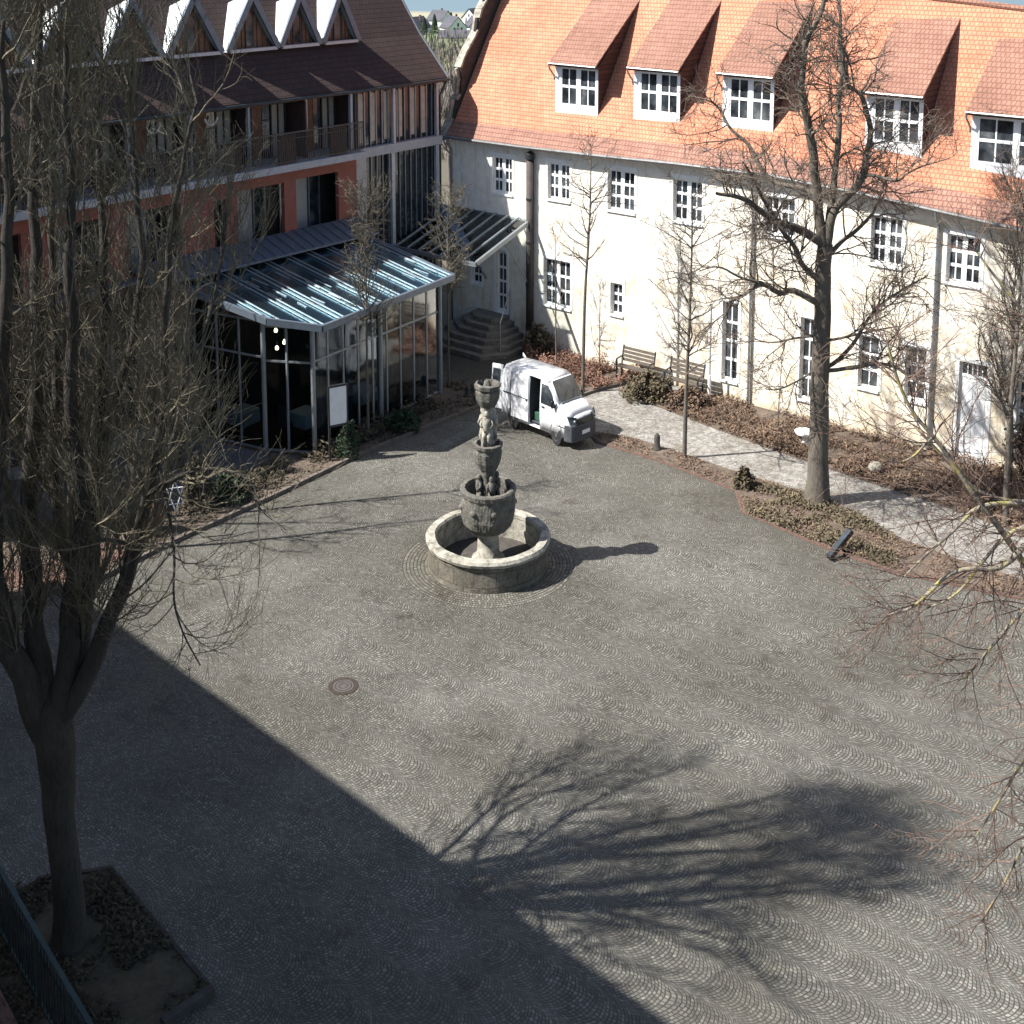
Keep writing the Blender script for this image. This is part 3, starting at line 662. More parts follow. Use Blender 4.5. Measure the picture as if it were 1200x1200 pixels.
# triangular dormers
for i, ua in enumerate([4.45, 7.15, 9.9, 13.35, 16.65, 19.95, 23.25, 26.55, 29.85]):
    wd = [2.3, 2.4, 2.9, 2.9, 2.9, 2.9, 2.9, 2.9, 2.9][i]; ub = ua + wd; uc = (ua + ub)/2; hgt = 2.6 + (.12 if i > 1 else 0)
    of = -2.05; zb = lr(of); D = bpy.data.objects.new('dormer', None); COL.objects.link(D); D.parent = lb
    ob = -2.05 - hgt / 1.75
    e = .17
    # two zinc planes; the ridge runs back to the roof
    A0 = (uc, of + .35, zb + hgt + .1)
    for sgn, x_ in ((-1, ua - e), (1, ub + e)):
        m = MB(); m.prism([(x_, of + .35, zb - .05), A0, (uc, ob - .1, lr(ob) + .16), (x_, of - .05, zb - .05)] if sgn > 0 else [(x_, of - .05, zb - .05), (uc, ob - .1, lr(ob) + .16), A0, (x_, of + .35, zb - .05)], (0, 0, .06)); m.build('zinc_roof', 'zinc', D)
    m = MB()
    for q in range(1, 6):
        f_ = q / 6; a = Vector((ub + e, of + .3, zb)); b_ = Vector(A0); c_ = Vector((uc, ob, lr(ob) + .1)); p0 = b_.lerp(c_, f_) + Vector((0,0,.08)); p1 = a.lerp(Vector((ub + e, of, zb)), f_) + Vector((0,0,.04)); m.bar(p0, p1, .03, .04)
    m.build('standing_seam', 'zinc', D)
    m = MB(); m.bar((ua - .1, of + .36, zb), (uc, of + .36, zb + hgt), .12, .3); m.bar((ub + .1, of + .36, zb), (uc, of + .36, zb + hgt), .12, .3); m.build('barge_board', 'blue_zinc', D)
    m = MB(); m.box(ua, ub, of + .12, of + .42, zb - .1, zb + .06); m.build('sill', 'grey_post', D)
    m = MB(); m.prism([(ua + .12, of, zb), (ub - .12, of, zb), (uc, of, zb + hgt - .25)], (0, -.1, 0)); m.build('front_wall', 'wood_brown', D)
    m = MB(); m.box(uc - .2, uc + .2, of + .005, of + .04, zb + .15, zb + hgt*.68); w_ = m.build('window', 'glass_dark', D)
    m = MB(); m.box(uc - .26, uc - .2, of + .005, of + .06, zb + .1, zb + hgt*.68); m.box(uc + .2, uc + .26, of + .005, of + .06, zb + .1, zb + hgt*.68); m.build('frame', 'dark_metal', w_)
    m = MB()
    for q in range(8):
        x_ = ua + .35 + q * (wd - .7) / 7
        hh = (hgt - .3) * (1 - abs(x_ - uc) / (wd / 2)) - .1
        if abs(x_ - uc) > .3 and hh > .2: m.box(x_ - .02, x_ + .02, of + .003, of + .03, zb + .08, zb + hh)
    m.build('batten', 'brown_clad', D)
# wall lamps like white arcs on the loggia
for u in (14.6, 17.8):
    m = MB(); m.tube([(u + .35*cos(a_), -.9, 14.0 - .35*sin(a_)) for a_ in [pi*i/8 for i in range(9)]], .05, 6); m.build('lamp', 'white_paint', lb)
m = MB(); m.tube([(-.35, .24, 14.5), (-.25, .1, 14.1), (-.1, -.02, 13.7), (-.1, -.02, 0)], .06, 8); m.build('downpipe', 'dark_metal', lb)

# ------------------------------------------------------------------ glass pavilion with restaurant
pv = thing('glass_pavilion', 'glass restaurant pavilion with steel framed glass roof beside the orange wall', 'pavilion', lloc(0, 0), LZ)
FP = [(7.1, .3), (7.1, 6.9), (16.1, 8.0), (17.3, 6.1), (18.2, 2.4), (18.2, .3)]
MB().slab(FP, -.01, .12).build('floor_slab', 'interior_floor', pv)
RP = [(6.9, 1.0), (6.9, 7.75), (16.1, 8.75), (17.6, 6.9), (18.6, 1.9), (18.6, 1.0)]
def rz_(o_): return 7.15 - (o_ - 1.0) * .155
m = MB(); m.prism([(a, b, rz_(b)) for a, b in RP], (0, 0, .03)); m.build('roof_glass', 'glass_roof', pv)
m = MB()
pts = RP
for (a, b) in zip(RP, RP[1:]):
    m.bar((*a, rz_(a[1]) + .02), (*b, rz_(b[1]) + .02), .16, .3)
m.build('roof_frame', 'blue_zinc', pv)
def front_o(u):     # outer edge of the roof at u
    for (a, b) in ((RP[1], RP[2]), (RP[2], RP[3]), (RP[3], RP[4])):
        if a[0] <= u <= b[0]: return a[1] + (b[1] - a[1]) * (u - a[0]) / (b[0] - a[0])
    return RP[1][1]
for i in range(19):
    u = 7.0 + (i // 2) * 1.27 + (i % 2) * .30
    if u > 18.5: break
    o1 = front_o(u); m = MB(); m.bar((u, 1.0, rz_(1.0) + .10), (u, o1, rz_(o1) + .10), .035, .06); m.build('rafter', 'bright_metal', pv)
m = MB()
for o_ in (2.6, 4.2, 5.8, 7.2):
    m.bar((6.95, o_, rz_(o_) - .06), (17.4 if o_ < 6 else 17.0, o_, rz_(o_) - .06), .07, .1)
m.build('purlin', 'grey_metal', pv)
# broken pale slats standing in for glints along the glass roof
for q, (o0, o1_) in enumerate([(2.7, 4.1), (4.3, 5.7), (5.9, 7.1)]):
    m = MB()
    for i in range(22):
        u = 7.35 + i * .465
        if rng.random() < .6: continue
        m.bar((u, o0 + rng.random()*.3, rz_(o0) + .03), (u, o1_ - rng.random()*.5, rz_(o1_) + .03 + .09), .05, .03)
    m.build('glint_slat', 'bright_metal', pv)
# glass walls
def wall_seg(a, b, zt, nseg, par):
    a = Vector(a); b = Vector(b)
    g = MB(); g.bar((*a, zt/2 + .06), (*b, zt/2 + .06), .02, zt - .2); g.build('glass_wall', 'glass_thin', par)
    f = MB()
    for i in range(nseg + 1):
        p = a.lerp(b, i / nseg); f.box(p.x-.045, p.x+.045, p.y-.045, p.y+.045, .1, zt)
    for z_ in (.16, zt - .08, zt * .72): f.bar((*a, z_), (*b, z_), .07, .09)
    f.build('wall_frame', 'grey_metal', par)
wall_seg(FP[1], FP[2], 5.95, 9, pv); wall_seg(FP[2], FP[3], 5.9, 2, pv); wall_seg(FP[3], FP[4], 6.1, 3, pv); wall_seg(FP[0], FP[1], 6.0, 5, pv); MB().box(7.2, 7.3, .3, 5.6, .12, 6.0).build('end_wall', 'brown_clad', pv); wall_seg(FP[4], FP[5], 6.6, 1, pv)
for p in (FP[2], (17.3, 6.1), (11.6, 7.45), (7.1, 6.9)):
    MB().tube([(p[0], p[1] + .08, 0), (p[0], p[1] + .08, 6.0)], .10, 12).build('column', 'grey_metal', pv)
for u in (8.1, 9.3): MB().box(u, u + .75, 5.6, 6.2, .12, 5.8).build('orange_column', 'orange_curtain', pv)
for u, o_ in ((10.5, 6.9), (12.9, 7.1), (14.9, 7.3)):
    m = MB()
    for i in range(7): m.tube([(u + i*.08, o_ - .15 + .04*(i % 2), .15), (u + i*.08, o_ - .15 + .04*(i % 2), 5.6)], .05, 6)
    m.build('curtain', 'blue_cloth' if u > 12 else 'cream_curtain', pv)
m = MB(); m.box(7.35, 18.0, 3.1, 3.2, .12, 6.5); m.build('inner_wall', 'interior_dark', pv)
# restaurant tables, chairs
def mk_table(label, u, o_, ang, kid=None):
    t = thing('dining_table', label, 'table', lloc(u, o_, .12), LZ + ang, 'tables inside the glass pavilion')
    MB().box(-.5, .5, -.5, .5, 1.28, 1.33).box(-.52, .52, -.52, -.5, .7, 1.335).box(-.52, .52, .5, .52, .7, 1.335).box(-.52, -.5, -.5, .5, .7, 1.335).box(.5, .52, -.5, .5, .7, 1.335).build('tablecloth', 'tablecloth', t)
    MB().tube([(0, 0, 0), (0, 0, .05), (0, 0, .06), (0, 0, 1.28)], [.3, .3, .05, .05], 12).build('leg', 'dark_metal', t)
    return t
for a in (('white clothed table nearest the front corner of the pavilion', 15.3, 6.5, .1), ('white clothed table behind the menu board in the pavilion', 13.5, 6.4, .2), ('white clothed table in the middle of the pavilion front', 11.6, 6.2, 0), ('white clothed table behind the left glass side of the pavilion', 17.0, 4.2, .15)):
    mk_table(*a)
def mk_chair(label, u, o_, ang):
    t = thing('dining_chair', label, 'chair', lloc(u, o_, .12), LZ + ang, 'chairs inside the glass pavilion')
    MB().box(-.24, .24, -.24, .24, .78, .86).build('seat', 'seat_grey', t); MB().box(-.24, .24, .2, .25, .86, 1.75).build('backrest', 'seat_grey', t)
    for x_ in (-.2, .2):
        for y_ in (-.2, .2): MB().box(x_-.02, x_+.02, y_-.02, y_+.02, 0, .78).build('leg', 'dark_metal', t)
for a in (('dark chair left of the table nearest the pavilion corner', 16.1, 6.1, -1.4), ('dark chair right of the table nearest the pavilion corner', 14.5, 6.5, 1.4), ('dark chair beside the table behind the menu board', 12.8, 6.4, 1.5), ('dark chair beside the middle table of the pavilion', 10.8, 6.2, 1.6)):
    mk_chair(*a)
for i, (u, o_, z_) in enumerate([(15.9, 5.3, 5.0), (15.0, 5.6, 5.1), (15.5, 5.4, 4.4), (15.2, 5.0, 4.2), (16.1, 5.6, 4.3)]):
    t = thing('pendant_lamp', ['highest left glowing pendant lamp in the pavilion corner', 'highest right glowing pendant lamp in the pavilion corner', 'middle glowing pendant lamp in the pavilion corner', 'lowest right glowing pendant lamp in the pavilion', 'lowest left glowing pendant lamp in the pavilion'][i], 'lamp', lloc(u, o_, z_), LZ, 'pendant lamps in the pavilion')
    MB().lathe([(.02, 0), (.07, .03), (.08, .12), (.03, .2)], 10).build('bulb', 'lamp_glow', t); MB().tube([(0, 0, .2), (0, 0, rz_(o_) - .1 - z_)], .012, 4).build('cord', 'dark_metal', t)

# ------------------------------------------------------------------ fountain
ft = thing('stone_fountain', 'tiered weathered stone fountain with round basin in the middle of the square', 'fountain', (*FC, 0))
wob = lambda t, z_: .012*sin(7*t + z_*3) + .008*sin(17*t)
MB().lathe([(2.22, 0), (2.20, .5), (2.16, .93), (1.90, .93), (1.90, .12), (1.92, 0)], 72, close=True).build('basin_wall', 'fountain_stone', ft)
MB().lathe([(2.13, .91), (2.26, .95), (2.29, 1.06), (2.22, 1.16), (1.95, 1.17), (1.89, 1.10), (1.89, .95), (1.93, .91)], 72, wob=lambda t, z_: .006*sin(9*t) + .004*sin(23*t), close=True).build('basin_rim', 'fountain_pale', ft)
MB().lathe([(1.91, .02), (1.91, .10), (.3, .10), (.3, .02)], 48, close=True).build('basin_floor', 'rock_dark', ft)  # near-black floor colour stands for the shade inside the rim
MB().lathe([(.62, .1), (.60, .25), (.42, .38), (.38, 1.0), (.42, 1.25), (.6, 1.4)], 32).build('stem', 'fountain_pale', ft, True)
wb2 = lambda t, z_: .03*sin(8*t)*max(0, sin((z_ - 1.3)*1.9)) + .015*sin(19*t + z_*5)
MB().lathe([(.42, 1.25), (.70, 1.38), (.88, 1.6), (.96, 1.9), (.98, 2.3), (.96, 2.70), (1.0, 2.76), (1.02, 2.92), (.97, 2.98), (.84, 2.97), (.80, 2.85), (.80, 2.3), (.6, 2.0), (.05, 1.95)], 72, wob=wb2).build('large_bowl', 'fountain_dark', ft, False)
MB().lathe([(1.885, .1), (1.885, .93), (1.893, .93), (1.893, .1)], 72, close=True).build('inner_wall', 'fountain_pale', ft)  # added pale lining, imitates the sunlit patch inside the basin
# carved faces/reliefs on the bowl
m = MB()
for i in range(8):
    t = 2*pi*(i + .3)/8
    for (dz, rr, rad) in ((2.3, .95, .14), (2.08, .93, .09), (1.9, .86, .07)):
        p = Vector((cos(t)*rr, sin(t)*rr, dz)); m.lathe([(.01, -rad), (rad*.75, -rad*.6), (rad, 0), (rad*.75, rad*.6), (.01, rad)], 8)
        m.v[-40:] = [(q[0] + p.x, q[1] + p.y, q[2] + p.z) for q in m.v[-40:]]
m.build('relief', 'fountain_dark', ft, True)
MB().lathe([(.36, 1.86), (.34, 2.2), (.26, 2.5), (.25, 3.4), (.3, 3.6), (.3, 3.7)], 24, wob=lambda t, z_: .1*sin(6*t)).build('lower_shaft', 'fountain_dark', ft, True)
MB().lathe([(.22, 3.55), (.36, 3.7), (.46, 3.95), (.50, 4.3), (.47, 4.42), (.52, 4.5), (.53, 4.62), (.42, 4.64), (.38, 4.5), (.1, 4.3)], 40, wob=lambda t, z_: .035*sin(10*t)).build('middle_bowl', 'fountain_dark', ft)
MB().lathe([(.26, 4.35), (.22, 4.7), (.19, 5.2), (.17, 5.7), (.26, 6.0), (.26, 6.05)], 24, wob=lambda t, z_: .12*sin(5*t + z_*2)).build('upper_shaft', 'fountain_pale', ft, True)
def putto(ang, z0, r0, sc, name='carved_figure', mat='fountain_pale'):
    m = MB(); c_ = Vector((cos(ang)*r0, sin(ang)*r0, z0)); sd = Vector((-sin(ang), cos(ang), 0)); out = Vector((cos(ang), sin(ang), 0))
    P_ = lambda a, b, c: c_ + sd*a*sc + out*b*sc + Vector((0, 0, c*sc))
    m.tube([P_(0,0,.50), P_(0,.02,.62), P_(0,.03,.78), P_(0,0,.92), P_(0,0,.98), P_(0,.02,1.03), P_(0,.02,1.12), P_(0,.01,1.2)], [.11*sc,.12*sc,.13*sc,.13*sc,.06*sc,.08*sc,.09*sc,.03*sc], 10)
    for s_ in (-1, 1):
        m.tube([P_(.06*s_,0,.52), P_(.08*s_,.06,.28), P_(.07*s_,.0,.02)], [.075*sc, .06*sc, .045*sc], 8)
        m.tube([P_(.13*s_,0,.9), P_(.19*s_,.04,.75), P_(.12*s_,.1,.66)], [.05*sc, .04*sc, .035*sc], 6)
    m.build(name, mat, ft, True)
for i in range(3): putto(-1.75 + i*2*pi/3, 4.55, .2, 1.15)
for i in range(4): putto(-1.2 + i*pi/2, 2.35, .33, .95, mat='fountain_dark')
MB().lathe([(.2, 5.95), (.3, 6.05), (.41, 6.3), (.43, 6.58), (.40, 6.66), (.46, 6.72), (.47, 6.86), (.38, 6.9), (.34, 6.8), (.28, 6.5), (.05, 6.45)], 40, wob=lambda t, z_: .04*sin(8*t)).build('top_bowl', 'fountain_dark', ft)
m = MB(); m.lathe([(.16, 6.5), (.15, 6.7), (.1, 6.95), (.03, 7.0)], 14, wob=lambda t, z_: .2*sin(5*t)); m.v = [(a-.02, b, c) for a, b, c in m.v]; m.build('finial', 'fountain_dark', ft, True)

# ------------------------------------------------------------------ van
VF = Vector((.70, -.714)); VZ = atan2(VF.y, VF.x)
vn = thing('delivery_van', 'white compact delivery van with open side and rear doors', 'van', (1.60, 56.25, 0), VZ); vn.scale = (.94, .94, .97)
# local: x forward, y left (far side), z up; visible side is y<0
ST = [  # x, floor z, belt z, roof z, half width low, belt, top
 (-2.25, .62, 1.72, 2.80, .86, .87, .76),
 (-2.12, .55, 1.72, 2.98, .88, .90, .79),
 (-1.2, .50, 1.74, 3.04, .90, .91, .80),
 (-.30, .50, 1.74, 3.04, .90, .91, .80),
 (.42, .50, 1.74, 3.04, .90, .91, .80),
 (.62, .50, 1.74, 3.04, .90, .91, .80),
 (.95, .50, 1.74, 2.94, .90, .905, .77),
 (1.62, .50, 1.72, 1.98, .90, .90, .74),
 (2.10, .55, 1.62, 1.82, .89, .88, .66),
 (2.38, .58, 1.30, 1.60, .84, .82, .60),
 (2.47, .60, .95, 1.25, .76, .76, .55)]
def section(stn):
    x_, zf, zb, zr, w0, w1, w2 = stn
    L = [(w0, zf), (w0 + .01, (zf+zb)/2), (w1, zb), ((w1+w2)/2 + .01, (zb+zr)/2 + .08*(zr-zb)), (w2 + .02, zr - .10*(zr-zb) - .01), (w2 - .12, zr), (0, zr + .02)]
    return [(x_, -a, z_) for a, z_ in L] + [(x_, a, z_) for a, z_ in L[-2::-1]]
secs = [section(s_) for s_ in ST]; nsec = len(secs[0])
body = MB(); body.v = [p for s_ in secs for p in s_]
for i in range(len(secs) - 1):
    for j in range(nsec - 1):
        if i == 3 and j in (0, 1, 2, 3): continue        # open sliding door on the near side
        body.f.append((i*nsec + j, i*nsec + j + 1, (i+1)*nsec + j + 1, (i+1)*nsec + j))
body.f.append(tuple(range((len(secs)-1)*nsec, len(secs)*nsec)))
body.f.append(tuple((i*nsec) for i in range(len(secs))) + tuple((i*nsec + nsec - 1) for i in range(len(secs)-1, -1, -1)))
bo = body.build('body', 'van_white', vn, True)
es = bo.modifiers.new('s', 'EDGE_SPLIT'); es.split_angle = radians(27)
so_ = bo.modifiers.new('t', 'SOLIDIFY'); so_.thickness = .035; so_.offset = -1 if False else 0
# inner load space
MB().box(-2.05, .5, -.8, .8, .66, .72).build('load_floor', 'plastic_grey', vn)
MB().box(-2.0, .95, .72, .76, .72, 2.9).build('inner_side', 'seat_grey', vn)
MB().box(.55, .6, -.78, .72, .72, 2.9).build('bulkhead', 'plastic_grey', vn)
MB().box(-.36, -.30, -.85, -.2, .72, 2.9).build('inner_post', 'plastic_grey', vn)
# door panels and glazing
def vq(m, pts, d): m.prism(pts, d)
m = MB(); m.prism([(-1.55, -.945, .62), (-.36, -.945, .62), (-.36, -.955, 1.8), (-.36, -.90, 2.80), (-1.55, -.90, 2.80), (-1.55, -.955, 1.8)], (0, .035, 0)); sd_ = m.build('sliding_door', 'van_white', vn, bevel=.015)
MB().box(-.5, -.42, -.99, -.945, 1.65, 1.75).build('handle', 'dark_metal', sd_)
m = MB(); m.prism([(.50, -.950, 1.82), (1.46, -.945, 1.80), (1.08, -.90, 2.50), (.90, -.875, 2.72), (.50, -.875, 2.74)], (0, .03, 0)); m.build('side_window', 'glass_dark', vn)
m = MB(); m.prism([(.50, .950, 1.82), (1.46, .945, 1.80), (1.08, .90, 2.50), (.90, .875, 2.72), (.50, .875, 2.74)], (0, -.03, 0)); m.build('side_window', 'glass_dark', vn)
m = MB(); m.prism([(1.62, -.76, 2.05), (1.62, .76, 2.05), (1.02, .70, 2.91), (1.02, -.70, 2.91)], (.035, 0, .035)); ws = m.build('windscreen', 'glass_dark', vn)
m = MB(); m.tube([(1.66, -.5, 2.09), (1.45, -.05, 2.5)], .012, 5); m.tube([(1.66, .1, 2.09), (1.45, .5, 2.5)], .012, 5); m.build('wiper', 'rubber', ws)
m = MB()
for x_ in (.44, 1.50): m.box(x_, x_ + .018, -.922, -.908, .62, 1.82)
m.box(.44, 1.5, -.922, -.908, .60, .62); m.build('door_seam', 'plastic_grey', vn)
MB().box(-2.1, -.36, -.955, -.925, 1.70, 1.75).build('door_rail', 'plastic_grey', vn)
MB().box(-1.62, -1.60, -.935, -.915, .66, 2.4).build('door_seam', 'plastic_grey', vn)
MB().box(1.55, 2.3, -.935, -.90, .98, 1.02).build('side_moulding', 'plastic_grey', vn)
MB().box(.56, .74, -.955, -.915, 1.60, 1.68).build('handle', 'dark_metal', vn)
for s_ in (-1, 1):
    m = MB(); m.lathe([(.02, -.17), (.1, -.13), (.12, 0), (.1, .13), (.02, .17)], 10); m.v = [(1.38 + p[0]*.6, s_*1.03 + p[1], 1.98 + p[2]*1.2) for p in m.v]; m.tube([(1.4, s_*.88, 1.88), (1.38, s_*1.0, 1.93)], .03, 6); m.build('mirror', 'chrome_black', vn, True)
# bumper, grille, lights, plate
m = MB(); prof = [(.93, 2.05), (.93, 2.2), (.86, 2.45), (.70, 2.56), (0, 2.60)]
top = [(x_, -w_, .95) for w_, x_ in prof] + [(x_, w_, .95) for w_, x_ in prof[-2::-1]] + [(1.95, .86, .95), (1.95, -.86, .95)]
m.prism([(a, b, .36) for a, b, _ in top], (0, 0, .80)); m.build('bumper', 'plastic_grey', vn, bevel=.04)
m = MB(); m.prism([(2.50, -.5, 1.17), (2.54, 0, 1.17), (2.50, .5, 1.17), (2.44, .5, 1.42), (2.48, 0, 1.44), (2.44, -.5, 1.42)], (.06, 0, 0)); m.build('grille', 'chrome_black', vn)
for s_ in (-1, 1):
    m = MB(); m.prism([(2.52, s_*.52, 1.18), (2.36, s_*.86, 1.20), (2.20, s_*.92, 1.58), (2.44, s_*.54, 1.50)], (.06, s_*.02, .02)); h_ = m.build('headlight', 'glass_dark', vn)
    m = MB(); m.lathe([(.01, -.07), (.07, -.03), (.07, .03), (.01, .07)], 8); m.v = [(2.50 + p[0]*.6, s_*.68 + p[1], 1.36 + p[2]) for p in m.v]; m.build('reflector', 'bright_metal', h_, True)
MB().box(2.595, 2.615, -.26, .26, .68, .86).build('number_plate', 'white_paint', vn)
# wheels (oval as everything in the picture is drawn tall)
for (x_, y_) in ((1.52, -.82), (-1.38, -.82), (1.52, .82), (-1.38, .82)):
    W_ = bpy.data.objects.new('wheel', None); COL.objects.link(W_); W_.parent = vn; W_.location = (x_, y_, .56)
    def ring(prof, mat, nm):
        m = MB(); m.lathe(prof, 28, close=False); m.v = [(p[0], p[2], p[1]*1.62) for p in m.v]; m.build(nm, mat, W_)
    ring([(.26, -.1), (.33, -.1), (.345, -.06), (.345, .06), (.33, .1), (.26, .1)], 'rubber', 'tyre')
    ring([(.04, -.105), (.08, -.115), (.10, -.09), (.18, -.085), (.21, -.11), (.225, -.09), (.225, .09), (.05, .1)], 'rim_steel', 'rim')
    m = MB(); m.lathe([(.40, -.03), (.40, .03), (.36, .03), (.36, -.03)], 24, close=True); m.v = [(p[0], p[2] + (-.075 if y_ < 0 else .075), max(p[1]*1.62, -.12)) for p in m.v]; m.build('wheel_arch', 'plastic_grey', W_)
# open rear doors
m = MB(); m.prism([(-2.26, -.88, .75), (-2.85, -1.05, .75), (-2.85, -1.05, 1.9), (-2.82, -.98, 2.95), (-2.26, -.80, 2.95), (-2.26, -.88, 1.9)], (0, .05, 0)); rd = m.build('rear_door', 'van_white', vn, bevel=.015)
MB().prism([(-2.36, -.905, 2.0), (-2.76, -1.035, 2.0), (-2.74, -1.0, 2.75), (-2.36, -.885, 2.75)], (0, -.012, 0)).build('pane', 'glass_dark', rd)
m = MB(); m.prism([(-2.26, .88, .75), (-2.9, 1.25, .75), (-2.9, 1.25, 1.9), (-2.85, 1.18, 2.95), (-2.26, .80, 2.95), (-2.26, .88, 1.9)], (0, .05, 0)); rd = m.build('rear_door', 'van_white', vn, bevel=.015)
MB().prism([(-2.36, .90, 2.05), (-2.8, 1.14, 2.05), (-2.78, 1.1, 2.85), (-2.36, .87, 2.85)], (0, -.012, 0)).build('pane', 'glass_dark', rd)
# cargo visible through the side door
c1 = thing('toolbox', 'dark green toolbox on the van floor inside the open side door', 'toolbox'); c1.location = (Matrix.Rotation(VZ, 3, 'Z') @ Vector((.1, -.5, 0))) + Vector((1.60, 56.25, .72)); c1.rotation_euler = (0, 0, VZ)
MB().box(-.25, .25, -.15, .15, 0, .38).build('case', 'toolbox_green', c1, bevel=.02); MB().tube([(-.12, 0, .38), (-.12, 0, .5), (.12, 0, .5), (.12, 0, .38)], .02, 6).build('handle', 'dark_metal', c1)
c2 = thing('paint_bucket', 'white bucket standing on the shelf inside the open van', 'bucket'); c2.location = (Matrix.Rotation(VZ, 3, 'Z') @ Vector((.12, .1, 0))) + Vector((1.60, 56.25, .72)); c2.rotation_euler = (0, 0, VZ)
MB().lathe([(.15, 0), (.19, .42), (.2, .44), (.17, .44), (.02, .42)], 16).build('pail', 'white_paint', c2, True); MB().tube([(.19*cos(a_), 0, .44 + .2*sin(a_)) for a_ in [pi*i/8 for i in range(9)]], .012, 5).build('handle', 'dark_metal', c2)

# ------------------------------------------------------------------ benches
def mk_bench(label, s_, t_):
    b = thing('park_bench', label, 'bench', rloc(s_, t_, .015), RZ, 'slatted benches against the white wall')
    m = MB()
    for i in range(4): m.box(-1.0, 1.0, -.42 + i*.12, -.33 + i*.12, .78, .84)
    m.build('seat', 'wood_grey', b)
    m = MB()
    for i in range(4):
        z_ = .98 + i*.19; y_ = .10 + i*.045; m.prism([(-1.0, y_, z_), (-1.0, y_ + .035, z_ + .14), (-1.0, y_ + .07, z_ + .14), (-1.0, y_ + .035, z_)], (2.0, 0, 0))
    m.build('backrest', 'wood_grey', b)
    for x_ in (-.95, .95):
        for (y0, z1) in ((-.38, 1.15), (.10, .82)):
            MB().box(x_-.035, x_+.035, y0-.035, y0+.035, 0, z1).build('leg', 'dark_metal', b)
        MB().bar((x_, -.40, 1.18), (x_, .16, 1.22), .06, .06).build('armrest', 'wood_grey', b)
        MB().bar((x_, .10, .8), (x_, .30, 1.75), .06, .06).build('back_support', 'dark_metal', b)
mk_bench('grey slatted bench farther from the drainpipe, left of the thin tree trunk', 3.08, -.95)
mk_bench('grey slatted bench nearer the tall narrow window, right of the thin tree trunk', 5.95, -.95)

# thin white post by the tall window
p_ = thing('light_post', 'thin pale post with bracket in front of the tall narrow window', 'post', rloc(7.22, -.75), 0)
MB().tube([(0, 0, 0), (0, 0, 1.3)], .085, 10).build('base', 'white_plain', p_); MB().tube([(0, 0, 1.3), (0, 0, 4.9)], .05, 10).build('pole', 'grey_post', p_)

# menu board
mb = thing('menu_board', 'white menu board in a dark frame on two posts in front of the pavilion', 'notice board', (-7.55, 53.0, .07), .5)
for x_ in (-.42, .42): MB().box(x_-.035, x_+.035, -.035, .035, 0, 3.35).build('post', 'dark_metal', mb)
MB().box(-.385, .385, -.03, .03, 1.62, 3.3).build('panel', 'white_paint', mb)
MB().box(-.385, .385, -.04, .04, 3.3, 3.4).box(-.385, .385, -.04, .04, 1.52, 1.62).build('frame', 'dark_metal', mb)
m = MB(); m.box(-.25, .25, -.034, -.031, 2.95, 3.02)
for i in range(8): m.box(-.28, -.28 + .3 + .22*((i*37) % 10)/10, -.034, -.031, 2.0 + i*.1, 2.03 + i*.1)
m = MB()
# standing lantern-like sculpture, lights, small items in the beds
sl_ = thing('rusty_ball', 'round rust brown metal ball beside the dark left kerb', 'garden ball', (-13.85, 46.2, .0))
m = MB(); m.lathe([(.02, .0), (.3, .12), (.46, .4), (.5, .72), (.44, 1.05), (.28, 1.3), (.02, 1.42)], 20); m.build('ball', 'rust_ball', sl_, True)
# wire star hanging in the left tree
star = thing('wire_star', 'white wire star on a thin rod beside the rusty ball at the left kerb', 'star ornament', (-12.75, 45.75, 1.75), .3)
m = MB()
for k_ in range(2):
    pts = [(.34*cos(pi/2 + k_*pi + 2*pi*i/3), 0, .62*sin(pi/2 + k_*pi + 2*pi*i/3)) for i in range(4)]
    for a, b in zip(pts, pts[1:]): m.tube([(a[0], .03*k_, a[2]), (b[0], .03*k_, b[2])], .022, 5)
m.build('frame', 'white_paint', star); MB().tube([(0, 0, -.5), (0, 0, -1.75)], .015, 5).build('rod', 'grey_metal', star)
# low garden spot lights and stones
for i, (x_, y_, lab, ht) in enumerate([(6.45, 54.1, 'small dark cone shaped garden light on the front bed edge', .75), (-2.2, 60.6, 'small dark garden light at the far end of the left bed', .5)]):
    t = thing('garden_light', lab, 'garden light', (x_, y_, .06), 0, 'small garden lights')
    MB().lathe([(.22, 0), (.2, .05), (.14, .1), (.13, .5), (.05, .62)], 12).xform(Matrix.Scale(ht/.62, 4, (0, 0, 1))).build('housing', 'rock_dark', t, True)
t = thing('garden_bowl', 'flat white bowl on a short foot in the bed behind the big tree', 'bowl', (13.2, 55.0, .07))
MB().lathe([(.26, 0), (.12, .06), (.1, .2), (.34, .3), (.44, .46), (.40, .47), (.28, .36), (.02, .32)], 24).build('bowl', 'white_plain', t, True)
t = thing('round_stone', 'small pale round stone in the brown bed near the right wall', 'stone', (15.5, 51.7, .07))
m = MB(); m.lathe([(.02, 0), (.25, .04), (.32, .2), (.22, .38), (.02, .44)], 14, wob=lambda a, z_: .12*sin(2*a+1)); m.build('stone', 'fountain_pale', t, True)
# fallen black floodlight bar at the edge of the bed
t = thing('floodlight', 'long black floodlight bar tilted up at the plaza edge of the bed', 'floodlight', (12.35, 44.6, .05), radians(50)); t.rotation_euler = (0, radians(-32), radians(35))
MB().box(-.7, .7, -.12, .12, .42, .62).build('lamp_head', 'chrome_black', t, bevel=.03); MB().box(-.05, .05, -.05, .05, 0, .42).build('bracket', 'chrome_black', t); MB().box(-.64, .64, -.1, .1, .621, .63).build('lens', 'glass_dark', t)
